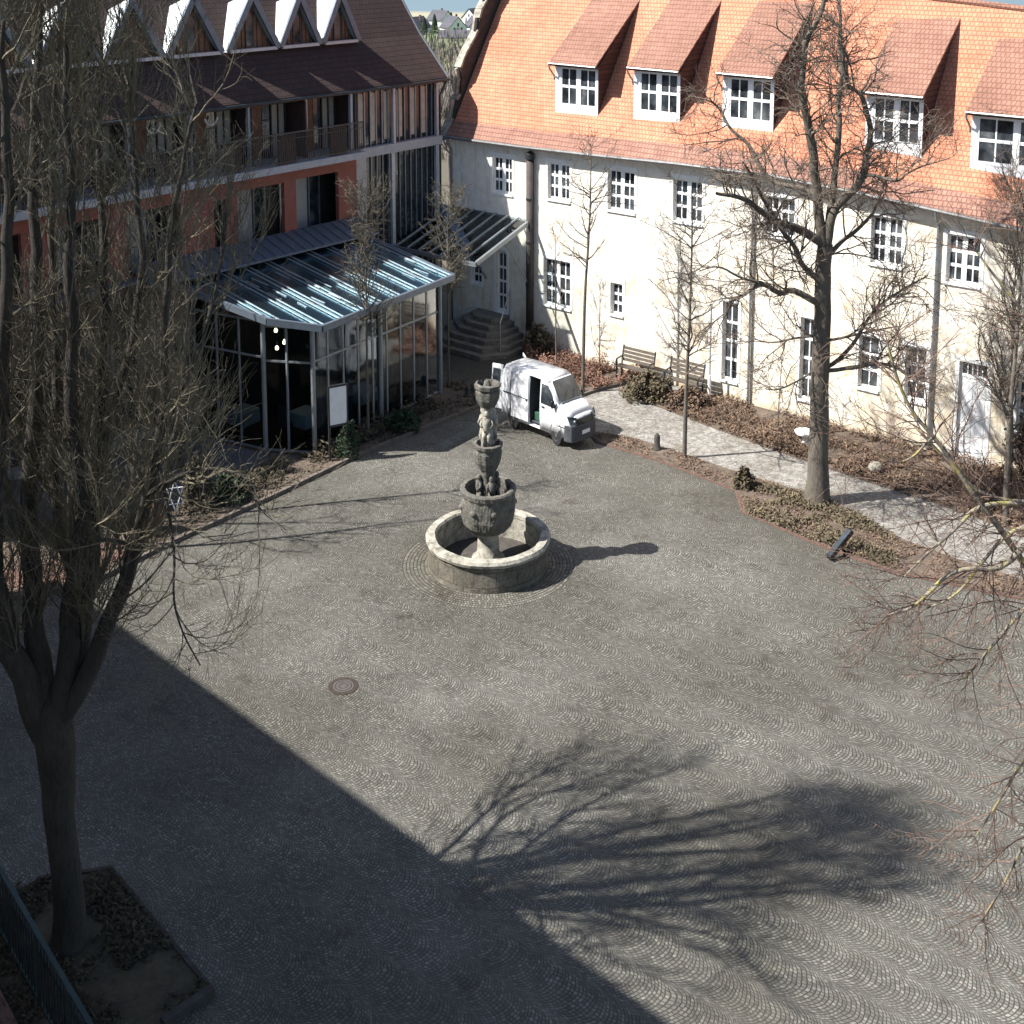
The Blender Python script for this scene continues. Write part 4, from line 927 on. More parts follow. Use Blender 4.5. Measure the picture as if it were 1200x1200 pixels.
# manhole
t = thing('manhole_cover', 'round brown iron manhole cover in the cobbles left of the fountain', 'manhole cover', (-5.18, 36.28, .0))
MB().lathe([(.46, 0), (.46, .014), (.34, .014), (.34, 0)], 32, close=True).build('frame_ring', 'cast_iron', t)
MB().lathe([(.33, 0), (.33, .018), (.01, .02)], 32).build('lid', 'lid_iron', t)
m = MB()
for r_ in (.12, .24): m.lathe([(r_, .018), (r_, .026), (r_+.02, .026), (r_+.02, .018)], 24, close=True)
m.build('ridge', 'cast_iron', t)
# guard rail bottom left
rl = thing('guard_rail', 'green topped metal guard rail beside the brick terrace at the lower left', 'railing', (0, 0, 0))
q0 = Vector((-14.1, 29.24, 0)); q1 = Vector((-7.44, 21.14, 0))
m = MB(); m.bar(q0 + Vector((0, 0, 1.9)), q1 + Vector((0, 0, 1.9)), .10, .08); m.build('top_rail', 'green_rail', rl)
m = MB(); m.bar(q0 + Vector((.05, .04, 1.45)), q1 + Vector((.05, .04, 1.45)), .09, .05); m.bar(q0 + Vector((0, 0, .22)), q1 + Vector((0, 0, .22)), .05, .06); m.build('lower_rail', 'green_rail', rl)
m = MB()
for i in range(56): p = q0.lerp(q1, i / 55); m.bar(p + Vector((0, 0, .22)), p + Vector((0, 0, 1.86)), .03)
o = m.build('baluster', 'dark_metal', rl); o['kind'] = 'stuff'
for i in range(6):
    p = q0.lerp(q1, (i + .3) / 5.6); MB().bar(p, p + Vector((0, 0, 1.87)), .07).build('post', 'green_rail', rl)

# ------------------------------------------------------------------ trees
def P3(*a): return [Vector(p) for p in a]
def resample(pl, step):
    out = [pl[0]]
    for a, b in zip(pl, pl[1:]):
        L = (b - a).length; k2 = max(1, int(L / step))
        for i in range(1, k2 + 1): out.append(a.lerp(b, i / k2))
    return out
def smooth_line(pl, it=2):
    for _ in range(it):
        n_ = [pl[0]]
        for a, b in zip(pl, pl[1:]): n_ += [a.lerp(b, .25), a.lerp(b, .75)]
        pl = n_ + [pl[-1]]
    return pl
def branch(r, p, d, L, r0, r1, nseg, wander, up, droop=0):
    pts = [p.copy()]; d = d.normalized(); rad = [r0]
    for i in range(nseg):
        d = d + Vector((r.gauss(0, wander), r.gauss(0, wander), r.gauss(0, wander) + up - droop * (i / nseg)))
        d.normalize(); p = p + d * (L / nseg); pts.append(p.copy()); rad.append(r0 + (r1 - r0) * ((i + 1) / nseg))
    return pts, rad
def perp_dir(r, ax, spread, upb):
    while True:
        v = Vector((r.gauss(0, 1), r.gauss(0, 1), r.gauss(0, 1)))
        v = v - ax * v.dot(ax)
        if v.length > .1: break
    v.normalize(); d = ax * cos(spread) + v * sin(spread); d.z += upb; return d.normalized()
def sprout(r, lines, per_m, Lr, spread, rf, wander, up, nseg=4, droop=0, t0=.15, rmin=.006, fade=.6, zst=1.0):
    """side shoots from each (pts, radii) line"""
    out = []
    for pts, rad in lines:
        tot = sum((b - a).length for a, b in zip(pts, pts[1:])); cnt = max(1, int(tot * per_m + r.random()))
        for _ in range(cnt):
            f = t0 + (1 - t0) * r.random(); x_ = f * (len(pts) - 1); i = min(int(x_), len(pts) - 2); fr = x_ - i
            p = pts[i].lerp(pts[i+1], fr); rr = rad[i] + (rad[i+1] - rad[i]) * fr; ax = (pts[i+1] - pts[i]).normalized()
            d = perp_dir(r, ax, r.uniform(spread*.6, spread*1.3), up * .5)
            L = r.uniform(*Lr) * (1 - fade * f)
            r0 = max(rmin, min(rr * .7, rf * r.uniform(.7, 1.2)))
            out.append(branch(r, p, d, L, r0, max(rmin * .6, r0 * .35), nseg, wander, up, droop))
    return out
def tubes(lines, n=5, jit=0):
    m = MB()
    for pts, rad in lines: m.tube(pts, rad, n, cap=False)
    return m
def skeleton(raw, radii):
    out = []
    for pl, (a, b) in zip(raw, radii):
        q = smooth_line(P3(*pl), 2); n_ = len(q); rad = [a + (b - a) * (i / (n_ - 1)) for i in range(n_)]
        q = [p + Vector(noise.noise_vector(p * .9)) * min(.14, rad[i]*1.3) for i, p in enumerate(q)] if a > .02 else q
        out.append((q, rad))
    return out

# big tree on the right
BT = [
 [(12.35,48.98,-.07),(12.33,48.98,5.69),(12.31,48.98,9.2),(12.29,48.98,10.75)],
 [(12.29,48.98,10.35),(11.84,48.84,13.01),(11.61,48.7,14.89),(11.03,48.55,16.57),(10.97,48.41,18.39),(11.37,48.27,19.12),(11.81,48.12,20.35),(11.95,47.98,21.63),(12.1,47.9,23)],
 [(12.29,48.98,10.5),(12.6,49.32,12.57),(12.91,49.65,14.73),(12.88,49.98,16.89),(13.05,50.32,18.2),(12.96,50.65,20.21),(13.07,50.98,22.0)],
 [(12.33,48.98,10.6),(12.49,48.77,12.0),(13.38,48.55,13.24),(13.68,48.34,14.28),(13.73,48.12,15.64),(13.23,47.91,16.82),(12.52,47.7,17.17),(12.23,47.48,19.12)],
 [(13.54,48.5,13.5),(13.72,47.9,13.75),(14.5,47.23,13.47),(14.96,46.86,14.16),(16.18,46.48,14.62)],
 [(12.2,48.98,10.8),(11.13,48.58,11.44),(10.28,48.18,11.73),(9.56,47.78,12.4),(8.66,47.38,12.91),(7.68,46.98,13.23)],
 [(11.9,48.9,12.6),(11.63,49.34,12.77),(10.79,49.7,12.87),(10.11,50.05,13.21),(9.64,50.41,14.32),(8.72,50.77,15.02),(8.35,51.12,15.95),(7.63,51.48,16.21)],
 [(12.32,48.98,10.0),(13.02,49.36,10.66),(13.88,49.73,11.16),(14.7,50.11,12.05),(15.1,50.48,13.37)],
 [(12.25,48.98,9.1),(11.34,48.54,9.98),(10.92,48.1,10.64),(10.17,47.66,11.86),(9.16,47.22,13.51),(8.58,46.78,14.41)],
 [(12.25,48.98,8.2),(11.19,48.62,8.99),(10.38,48.26,8.85),(9.69,47.9,9.47),(8.92,47.54,9.07),(8.27,47.18,8.9)],
 [(9.69,47.9,9.45),(8.79,47.52,9.75),(7.86,47.25,10.33),(7.11,46.98,10.17)],
 [(12.45,48.98,6.75),(13.35,48.65,7.07),(14.05,48.32,7.39),(15.17,47.98,7.7)],
 [(12.45,48.98,5.6),(13.47,49.38,6.15),(14.06,49.78,6.91),(14.99,50.18,8.0),(15.93,50.58,8.42),(17.11,50.98,8.88)],
 [(12.45,48.98,5.5),(13.55,48.48,5.83),(14.24,47.98,6.22),(15.09,47.48,6.09),(15.55,46.98,5.72)],
 [(12.25,48.98,7.0),(11.21,49.32,6.74),(10.43,49.65,6.42),(9.7,49.98,6.59)],
 [(12.25,48.98,5.7),(11.31,48.65,5.24),(10.51,48.32,4.98),(9.93,47.98,5.14)]]
BR = [(.42,.30),(.22,.03),(.17,.03),(.20,.03),(.08,.02),(.20,.06),(.13,.03),(.12,.03),(.14,.03),(.15,.05),(.06,.02),(.07,.02),(.10,.03),(.10,.03),(.06,.02),(.05,.02)]
def make_tree(name, label, cat, base, sk, n_trunk, tm, bm, tw, rs, levels, group=None, twn=3):
    r = random.Random(rs); t = thing(name, label, cat, base, 0, group); inv = Matrix.Translation(-Vector(base))
    tubes(sk[:n_trunk], 16).xform(inv).build('trunk', tm, t, True)
    limbs = sk[n_trunk:]
    if limbs: tubes(limbs, 8).xform(inv).build('limbs', bm, t, True)
    cur = limbs if limbs else sk; tw_l = []
    for lv in levels:
        src = cur if not lv.pop('all', False) else (limbs + tw_l)
        cur = sprout(r, src, **lv); tw_l += cur
    tubes(tw_l, twn).xform(inv).build('twigs', tw, t)
    return t
sk = skeleton(BT, BR)
# root flare
sk[0] = (sk[0][0], [(.30 + .16 * math.exp(-max(0, p.z) * 1.6) + .12 * max(0, 1 - p.z / 10.75)) for p in sk[0][0]])
make_tree('plane_tree', 'large bare tree with thick trunk and spreading crooked limbs before the right wall', 'tree', (12.35, 48.98, 0), sk, 1, 'bark_grey', 'bark_grey', 'twig_brown', 3,
  [dict(per_m=3.4, Lr=(1.5, 4.0), spread=.95, rf=.042, wander=.24, up=.02, nseg=7, rmin=.016, t0=.12, fade=.35),
   dict(per_m=3.8, Lr=(.7, 2.1), spread=.9, rf=.02, wander=.28, up=.02, nseg=4, rmin=.010, t0=.15),
   dict(per_m=4.2, Lr=(.3, .9), spread=.85, rf=.011, wander=.3, up=.0, nseg=3, rmin=.008, t0=.1)])

# thin young trees
def young(label, x_, y_, H_, kinks, r0, rs, crown=(.35, 1), br=1.9, per=1.5, tm='bark_grey', tw='twig_grey', name='young_tree', up=.12, sprd=1.0, lv2=2.6, fork=False):
    r = random.Random(rs)
    pl = [(x_, y_, -.05)] + [(x_ + a, y_ + b, H_ * f) for f, a, b in kinks]
    q = smooth_line(P3(*pl), 2); n_ = len(q); rad = [r0 * (1 - .85 * (i / (n_ - 1)) ** .9) for i in range(n_)]
    trunk = [(q, rad)]; t = thing(name, label, 'tree', (x_, y_, 0), 0, 'slim young trees'); inv = Matrix.Translation((-x_, -y_, 0))
    tubes(trunk, 10).xform(inv).build('trunk', tm, t, True)
    a = sprout(r, trunk, per*1.7, (br*.5, br), sprd, .04, .13, up, 6, t0=crown[0], rmin=.012, fade=.35)
    b = sprout(r, a, lv2*1.4, (.4, 1.1), .8, .018, .25, up*.5, 4, t0=.2, rmin=.011)
    c = sprout(r, b, 3.6, (.2, .5), .8, .01, .3, 0, 3, t0=.2, rmin=.007)
    tubes(a, 5).xform(inv).build('limbs', tm, t, True); tubes(b + c, 3).xform(inv).build('twigs', tw, t)
    return t
young('slim bare tree with straight stem left of the two benches', 3.54, 61.23, 12.6, [(.4, .05, 0), (.6, .22, 0), (.8, .32, .1), (1, .3, .1)], .10, 11, (.35, 1), 3.2, 1.7, up=.035)
young('slim bare tree standing between the two benches and the plaza', 7.56, 53.26, 11.9, [(.3, .02, 0), (.5, .1, 0), (.8, .15, 0), (1, .1, .1)], .11, 12, (.30, 1), 3.6, 2.0, up=.03)
young('bare bushy topped young tree growing beside the menu board', -6.55, 55.5, 10.8, [(.5, .0, 0), (.8, .03, 0), (1, .0, 0)], .07, 13, (.34, 1), 3.4, 4.0, tw='twig_olive', up=.085, sprd=.7, lv2=3.4, tm='bark_grey')
young('bare bushy young tree at the far corner of the pavilion', -3.2, 61.9, 9.4, [(.5, .0, 0), (.8, .02, 0), (1, .0, 0)], .065, 14, (.38, 1), 3.0, 3.8, tw='twig_olive', up=.07, sprd=.8, lv2=3.2)
young('thin leaning sapling in the red bed under the window', 2.35, 64.7, 7.3, [(.5, -.08, 0), (1, -.1, 0)], .06, 15, (.45, 1), 1.5, 1.4)
young('very thin short sapling in the bed left of the large tree', 12.2, 56.0, 4.8, [(.5, .05, 0), (1, .2, 0)], .04, 16, (.4, 1), .9, 1.4)

# large left tree with upright shoots
LT = [
 [(-10.15,26.16,-.11),(-10.1,26.16,2.37),(-10.22,26.16,3.85),(-10.23,26.16,5.1),(-10.15,26.16,6.02)],
 [(-10.30,26.16,5.3),(-10.71,25.94,6.67),(-10.98,25.73,8.0),(-11.05,25.51,10.08),(-10.61,25.3,13.19),(-10.19,25.09,16.52),(-10.01,24.87,20.01),(-9.8,24.66,21.3)],
 [(-10.19,26.16,5.6),(-10.63,26.3,7.26),(-10.52,26.44,8.8),(-10.67,26.59,11.12),(-10.28,26.73,14.18),(-10.28,26.87,17.55),(-10.05,27.01,20.48),(-10.0,27.1,21.4)],
 [(-10.11,26.16,5.6),(-9.65,26.09,8.6),(-9.33,26.01,9.82),(-9.28,25.94,12.18),(-9.29,25.87,14.47),(-9.06,25.8,17.23),(-9.09,25.73,19.91),(-8.95,25.66,21.2)],
 [(-10.05,26.16,5.7),(-9.74,26.37,6.61),(-9.56,26.59,7.91),(-9.33,26.8,9.22),(-9.04,27.01,12.12),(-8.92,27.23,14.99),(-9.08,27.44,18.19),(-8.9,27.6,20.6)],
 [(-10.0,26.16,5.8),(-9.5,26.1,6.6),(-8.97,26.01,7.54),(-8.49,25.86,8.92),(-8.07,25.71,9.98),(-7.61,25.56,11.3),(-7.29,25.41,12.78),(-7.11,25.26,15.04),(-6.86,25.11,17.39),(-6.23,24.96,19.66)],
 [(-8.07,25.7,10.0),(-8.32,24.96,10.55),(-8.57,24.56,10.71),(-8.54,24.16,11.5)],
 [(-7.7,25.56,11.2),(-7.03,24.96,11.86),(-6.04,24.56,12.31),(-5.27,24.16,12.22),(-4.96,23.76,11.69)],
 [(-9.56,26.6,8.1),(-10.29,26.96,10.15),(-10.06,27.26,13.02),(-10.21,27.56,15.87),(-10.11,27.86,19.26),(-9.95,28.1,20.8)],
 [(-7.3,25.45,12.7),(-6.65,26.26,14.21),(-6.31,26.8,15.59),(-6.23,27.2,17.0)],
 [(-9.04,27.0,12.1),(-8.02,26.7,14.68),(-7.9,26.56,16.88),(-8.12,26.76,19.41),(-8.0,26.9,20.6)],
 [(-9.6,26.5,8.0),(-9.3,27.6,8.6),(-9.1,28.8,9.6),(-9.2,29.9,10.8),(-8.9,30.8,12.4)],
 [(-9.3,27.0,9.6),(-9.9,28.4,10.8),(-9.8,29.5,12.6),(-9.5,30.0,14.8)],
 [(-8.6,25.9,8.6),(-8.3,27.2,9.4),(-8.0,28.6,10.8),(-7.9,29.6,12.6),(-7.8,30.0,14.4)],
 [(-7.4,25.46,12.0),(-6.99,24.93,10.37),(-6.95,24.51,9.47),(-6.7,24.08,8.97),(-6.22,23.66,8.49)]]
LR = [(.50,.42),(.34,.03),(.30,.03),(.26,.03),(.27,.03),(.24,.03),(.06,.02),(.07,.02),(.14,.03),(.07,.02),(.12,.02),(.09,.02),(.08,.02),(.08,.02),(.035,.012)]
sk = skeleton(LT, LR); sk[0] = (sk[0][0] + P3((-10.12,26.16,6.3), (-10.1,26.16,6.5)), [.325 + .10*math.exp(-max(0, p.z)*1.5) + .13*max(0, (min(p.z, 5.6)-3.2)/2.4) - .25*max(0, p.z-5.5) for p in sk[0][0]] + [.22, .02])
make_tree('linden_tree', 'huge dark bare tree with many upright shoots standing in the lower left shade', 'tree', (-10.15, 26.16, 0), sk, 1, 'bark_dark', 'bark_dark', 'twig_olive', 21,
  [dict(per_m=3.7, Lr=(1.3, 3.6), spread=.8, rf=.028, wander=.12, up=.16, nseg=7, rmin=.009, t0=.20, fade=.4),
   dict(per_m=4.0, Lr=(.8, 2.4), spread=.55, rf=.010, wander=.13, up=.17, nseg=5, rmin=.0065, t0=.12),
   dict(per_m=2.8, Lr=(.3, 1.3), spread=.65, rf=.007, wander=.22, up=.09, nseg=3, rmin=.0045, t0=.1)])
# drooping twigs of the low side branch as its own small crown part is included in the tree above

def bg_tree(name, label, x_, y_, H_, r0, rs, spread_r, tm, tw, up=.15, group=None, per=1.6, n1=7, twr=.012, dens=1.0):
    r = random.Random(rs); base = Vector((x_, y_, gz(y_)))
    stem, rad = branch(r, base.copy(), Vector((0, 0, 1)), H_, r0, r0*.12, 9, .05, .15)
    limbs = sprout(r, [(stem, rad)], n1 / H_ * 1.3, (spread_r*.8, spread_r*1.5), .75, r0*.45, .12, up, 7, t0=.22, rmin=.03, fade=.5)
    a = sprout(r, limbs, per*1.5*dens, (.8, 2.2), .75, .03, .18, up*.7, 5, t0=.15, rmin=twr)
    b = sprout(r, a, 2.6*dens, (.4, 1.3), .7, .014, .2, up*.5, 4, t0=.1, rmin=twr*.8)
    t = thing(name, label, 'tree', tuple(base), 0, group); inv = Matrix.Translation(-base)
    tubes([(stem, rad)], 10).xform(inv).build('trunk', tm, t, True)
    tubes(limbs, 5).xform(inv).build('limbs', tm, t, True); tubes(a + b, 3).xform(inv).build('twigs', tw, t)
    return t
G1 = 'bare trees in the shaded bed on the left'
bg_tree('courtyard_tree', 'tall bare tree in the shaded bed just behind the wire star', -13.6, 47.5, 17, .10, 31, 2.6, 'bark_dark', 'twig_olive', .2, G1)
bg_tree('courtyard_tree', 'bare tree by the brick strip left of the rusty ball', -16.4, 44.6, 18.5, .11, 32, 2.8, 'bark_dark', 'twig_olive', .2, G1)
bg_tree('courtyard_tree', 'leftmost bare tree of the shaded bed at the picture edge', -19.3, 46.5, 19.5, .12, 33, 3.0, 'bark_dark', 'twig_olive', .2, G1)
bg_tree('courtyard_tree', 'slender bare tree nearest the glass pavilion on its left side', -14.2, 52.2, 13, .13, 34, 2.2, 'bark_dark', 'twig_olive', .22, G1)

# tree on the right edge with lichen branches reaching into the picture
FG = [
 [(11.0,19.6,0),(10.8,19.5,6),(10.6,19.4,12),(10.7,19.6,18),(10.5,19.6,25)],
 [(10.6,19.4,11.0),(8.55,19,12.54),(7.78,19,13.66),(7.24,19,14.26),(6.59,19,15.17),(6.1,19,15.8),(5.79,19,16.76)],
 [(6.57,19,15.22),(6.15,19,14.75),(5.74,19,14.89),(5.6,19,15.17)],
 [(10.6,19.4,14.9),(9.23,19.0,14.54),(8.42,18.9,14.02),(7.77,18.8,13.08),(6.92,18.7,13.2),(6.32,18.6,12.59),(5.83,18.5,12.53)],
 [(10.6,19.4,15.0),(9.23,19.0,14.7),(8.68,19.2,14.02),(7.53,19.4,14.0),(6.88,19.6,14.71),(6.52,19.8,15.06)],
 [(8.1,18.9,13.8),(7.81,19.0,13.62),(7.44,19.0,13.12),(7.06,19.0,12.54),(6.53,19.0,12.31)],
 [(8.4,19.2,14.02),(7.35,19.0,14.15),(6.93,18.8,13.79),(6.35,18.6,13.4),(6.03,18.4,13.22)],
 [(10.6,19.4,13.6),(8.91,19.0,13.26),(8.07,18.8,12.48),(7.49,18.6,11.9),(7.04,18.4,11.52)],
 [(10.7,19.4,11.5),(9.19,19.0,11.07),(8.38,19.17,9.61),(8.07,19.33,8.72),(7.75,19.5,7.88)],
 [(10.6,19.4,16.6),(9.04,19.0,16.49),(8.36,19.13,16.72),(7.56,19.27,17.64),(7.18,19.4,18.15)],
 [(10.8,19.4,9.8),(9.49,19.0,9.57),(8.67,19.2,8.51),(8.2,19.4,6.93),(8.01,19.6,6.28)]]
FR = [(.36,.2),(.07,.015),(.02,.008),(.075,.012),(.07,.012),(.04,.01),(.045,.01),(.05,.01),(.045,.01),(.05,.01),(.04,.01)]
make_tree('lichen_tree', 'tree off the right edge reaching in yellow lichen branches with thin reddish twigs', 'tree', (11.0, 19.6, 0), skeleton(FG, FR), 1, 'bark_dark', 'bark_lichen', 'twig_red', 41,
  [dict(per_m=4.6, Lr=(.7, 2.4), spread=.85, rf=.014, wander=.12, up=-.02, nseg=7, rmin=.007, t0=.3, fade=.3),
   dict(per_m=5.0, Lr=(.3, 1.3), spread=.7, rf=.008, wander=.18, up=-.02, nseg=5, rmin=.0045, t0=.1),
   dict(per_m=1.8, Lr=(.15, .5), spread=.7, rf=.005, wander=.25, up=.0, nseg=3, rmin=.0035, t0=.1)])

bg_tree('edge_tree', 'bare twiggy tree at the right picture edge before the white door', 19.2, 46.9, 13, .13, 45, 3.6, 'bark_grey', 'twig_brown', .10, None, twr=.012, dens=1.7, per=2.0, n1=10)
bg_tree('edge_tree', 'bare twiggy tree by the right wall between door and last window', 20.6, 50.3, 10.5, .10, 46, 3.4, 'bark_grey', 'twig_brown', .10, None, twr=.012, dens=1.7, per=2.0, n1=10)
# ------------------------------------------------------------------ ground cover and shrubs
def inside(p, poly):
    c = False; j = len(poly) - 1
    for i in range(len(poly)):
        a, b = poly[i], poly[j]
        if (a[1] > p[1]) != (b[1] > p[1]) and p[0] < (b[0]-a[0])*(p[1]-a[1])/(b[1]-a[1]) + a[0]: c = not c
        j = i
    return c
def cover(name, poly, mat, dens, hmin, hmax, size, rs, label, z0=.06):
    r = random.Random(rs); xs_ = [p[0] for p in poly]; ys_ = [p[1] for p in poly]
    area = (max(xs_) - min(xs_)) * (max(ys_) - min(ys_)); m = MB()
    for _ in range(int(area * dens)):
        p = (r.uniform(min(xs_), max(xs_)), r.uniform(min(ys_), max(ys_)))
        if not inside(p, poly): continue
        nz = noise.noise(Vector((p[0]*.7, p[1]*.7, rs))) 
        nz += .35 * noise.noise(Vector((p[0]*2.6, p[1]*2.6, rs + 9)))
        if nz < -.16 + r.uniform(-.1, .1): continue
        h = (hmin + (hmax - hmin) * r.random()) * (.75 + nz)
        c = Vector((p[0], p[1], z0 + r.random() * max(.02, h))); a = r.uniform(0, 2*pi); tl = r.gauss(0, 1.0)
        d1 = Vector((cos(a), sin(a), sin(tl)*.8)) * size * r.uniform(.5, 1.3); d2 = Vector((-sin(a), cos(a), cos(tl)*.9)) * size * r.uniform(.10, .45)
        m.add([c - d1, c + d2, c + d1, c - d2], [(0, 1, 2, 3)])
    o = m.build(name, mat); tag(o, label, 'ground cover', kind='stuff'); return o
cover('ground_cover', R2, 'cover_brown', 460, .02, .50, .085, 1, 'low brown winter shrubs in the bed along the right wall')
cover('ground_cover', R3, 'cover_red', 620, .05, .85, .09, 2, 'reddish brown low hedge plants under the lower windows')
cover('ground_cover', R1, 'cover_brown', 230, .02, .22, .07, 3, 'brown leaf litter and low plants in the narrow plaza bed')
R1b = [(9.3, 47.9), (9.6, 50.6), (11.94, 49.6), (13.5, 48.0), (14.6, 45.6), (13.9, 43.3), (12.85, 44.2), (11.32, 45.6)]
cover('ground_cover', R1b, 'cover_olive', 700, .02, .34, .08, 4, 'olive brown clumps of groundcover around the big tree base')
cover('ground_cover', LB, 'cover_dark', 70, .05, .35, .10, 5, 'dark low plants in the shaded left bed')
cover('ground_cover', TB, 'cover_dark', 480, .02, .2, .08, 6, 'dark ivy and litter around the lower left trunk')
cover('ground_cover', [(-12.6, 50.0), (-8.7, 53.6), (-4.3, 60.3), (-3.4, 59.4), (-7.3, 53.6), (-11.6, 48.6)], 'cover_dark', 260, .1, .9, .11, 7, 'dark clipped low hedge along the pavilion glass')
def shrub(label, x_, y_, rx, ry, h, mat, rs, n_=1500, name='shrub', size=.09, group='low rounded shrubs in the beds'):
    r = random.Random(rs); t = thing(name, label, 'shrub', (x_, y_, 0), 0, group); m = MB()
    for _ in range(n_):
        a = r.uniform(0, 2*pi); ph = r.uniform(0, pi/2); k_ = r.uniform(.55, 1.0) ** .5 * (1 + .18*sin(5*a + rs) + .1*sin(9*ph + rs))
        c = Vector((cos(a)*cos(ph)*rx*k_, sin(a)*cos(ph)*ry*k_, .04 + sin(ph)*h*k_)); b = r.uniform(0, 2*pi)
        d1 = Vector((cos(b), sin(b), r.gauss(0, .5))) * size * r.uniform(.5, 1.3); d2 = Vector((-sin(b), cos(b), r.gauss(0, .8))) * size * r.uniform(.3, .7)
        m.add([c - d1, c + d2, c + d1, c - d2], [(0, 1, 2, 3)])
    m.build('foliage', mat, t)
    s_ = MB()
    for _ in range(14):
        a = r.uniform(0, 2*pi); k_ = r.uniform(.4, .9); s_.tube([(0, 0, 0), (cos(a)*rx*k_*.5, sin(a)*ry*k_*.5, h*.5), (cos(a)*rx*k_, sin(a)*ry*k_, h*.85)], [.03, .02, .01], 4)
    s_.build('stem', 'bark_dark', t)
shrub('broad olive brown shrub mound in front of the left bench', 6.75, 60.3, 1.25, .9, 1.15, 'cover_olive', 51, 2600)
shrub('brown shrub mound behind the thin tree near the right bench', 8.5, 59.2, 1.1, .8, .8, 'cover_brown', 52, 1800)
shrub('small dark green shrub in the front bed left of the big trunk', 9.6, 50.2, .45, .4, .8, 'cover_olive', 53, 700)
shrub('dark clipped evergreen ball beside the menu board', -7.15, 53.35, .5, .5, 1.5, 'conifer', 54, 1600, 'topiary_bush', .06)
shrub('dark clipped shrub beside the pavilion right of the young tree', -5.0, 56.3, .8, .6, .9, 'conifer', 55, 1400, 'topiary_bush')
shrub('dark shrub at the bend of the left kerb', -11.4, 49.0, .7, .6, 1.1, 'conifer', 56, 1200, 'topiary_bush')
shrub('tall dark shrub left of the dark kerb bed', -12.6, 48.4, .6, .6, 1.9, 'cover_dark', 57, 1300)
shrub('brown twiggy bush growing on the wall beside the white right door', 21.4, 50.6, 1.0, .8, 2.6, 'cover_brown', 58, 1500)
shrub('low dark shrub beside the entrance steps under the flue pipe', 1.4, 66.8, .9, .6, 1.5, 'cover_olive', 59, 1300)

# fine twiggy bushes by the right wall
r = random.Random(77)
for i, (x_, y_, lab) in enumerate([(20.6, 46.8, 'red twigged bush in front of the white door'), (22.6, 44.4, 'red twigged bush at the right picture edge'), (18.3, 48.2, 'low red twigged bush left of the white door')]):
    t = thing('twiggy_bush', lab, 'bush', (x_, y_, 0), 0, 'red twigged bushes by the wall'); ls = []
    for _ in range(70 if i < 2 else 40):
        a = r.uniform(0, 2*pi); tlt = r.uniform(.05, .6); ls.append(branch(r, Vector((r.gauss(0, .3), r.gauss(0, .3), 0)), Vector((cos(a)*sin(tlt), sin(a)*sin(tlt), cos(tlt))), r.uniform(1.5, 4.6 if i < 2 else 2.2), .022, .008, 6, .1, .03))
    tubes(ls, 4).build('stems', 'twig_red', t); tubes(sprout(r, ls, 2.2, (.3, 1.1), .7, .01, .2, .03, 4, rmin=.007), 3).build('twigs', 'twig_red', t)

# ------------------------------------------------------------------ village behind
def house(label, px_x, y_, wd, dp, hw, hr, rz, roofm, name='village_house', lit=1):
    z_ = gz(y_); t = thing(name, label, 'house', (px_x, y_, z_ - .5), rz, 'houses in the village beyond the gap')
    m = MB(); m.box(-wd/2, wd/2, -dp/2, dp/2, 0, hw); m.prism([(-wd/2, -dp/2, hw), (wd/2, -dp/2, hw), (0, -dp/2, hw + hr)], (0, dp, 0)); m.build('wall', 'far_white', t)
    m = MB()
    for s_ in (-1, 1): m.prism([(s_*(wd/2 + .5), -dp/2 - .4, hw - .5*hr/(wd/2) + .1), (0, -dp/2 - .4, hw + hr + .12), (0, -dp/2 - .4, hw + hr + .4), (s_*(wd/2 + .5), -dp/2 - .4, hw - .5*hr/(wd/2) + .4)], (0, dp + .8, 0))
    rf = m.build('roof', roofm, t); MB().box(1.2, 2.0, 0, .8, hw + hr*.5, hw + hr + 1.2).build('chimney', 'brick_red', rf)
    for (x_, z0) in ((-wd*.22, 1.3), (wd*.22, 1.3), (-wd*.2, hw*.62), (wd*.2, hw*.62), (0, hw + .5)):
        MB().box(x_ - .5, x_ + .5, -dp/2 - .03, -dp/2 + .02, z0, z0 + 1.7).build('window', 'glass_dark', t)
house('white gabled house with slate roof in the middle of the gap', -27.5, 600, 9, 11, 4.2, 4.8, .45, 'slate_far')
house('low blue slate roofed house in front of the white gable', -23, 545, 8, 16, 1.8, 2.6, 1.45, 'slate_far')
house('white house half hidden by the left roof edge', -44, 590, 9, 11, 4.4, 4.6, -.5, 'slate_far')
house('small white house right beside the gable parapet', -18, 610, 7, 9, 4.6, 4.2, .3, 'slate_far')
house('far dark roofed house behind the conifer', -37, 660, 10, 10, 4.6, 4.6, .9, 'slate_far')
house('pale house standing farthest right in the gap', -20, 680, 9, 10, 4.6, 4.6, -.6, 'slate_far')
for i, (x_, y_, h_, lab) in enumerate([(-35.5, 585, 10, 'dark conifer between the white village houses'), (-39.5, 575, 8.5, 'smaller dark conifer left of the tall one in the village'), (-30.5, 640, 9, 'dark conifer behind the white gabled village house')]):
    r = random.Random(90 + i); t = thing('conifer_tree', lab, 'tree', (x_, y_, gz(y_)), 0, 'dark conifers in the village')
    MB().tube([(0, 0, 0), (0, 0, h_*.95)], [.25, .03], 6).build('trunk', 'bark_dark', t); m = MB()
    for _ in range(1500):
        f_ = r.random() ** .7; z_ = h_ * (.12 + .88*f_); R_ = (1 - f_) * h_ * .27 * r.uniform(.5, 1.05) + .1; a = r.uniform(0, 2*pi); c = Vector((cos(a)*R_, sin(a)*R_, z_))
        d1 = Vector((cos(a), sin(a), -.4)) * .45; d2 = Vector((-sin(a), cos(a), 0)) * .25; m.add([c - d1, c + d2, c + d1, c - d2], [(0, 1, 2, 3)])
    m.build('crown', 'conifer', t)
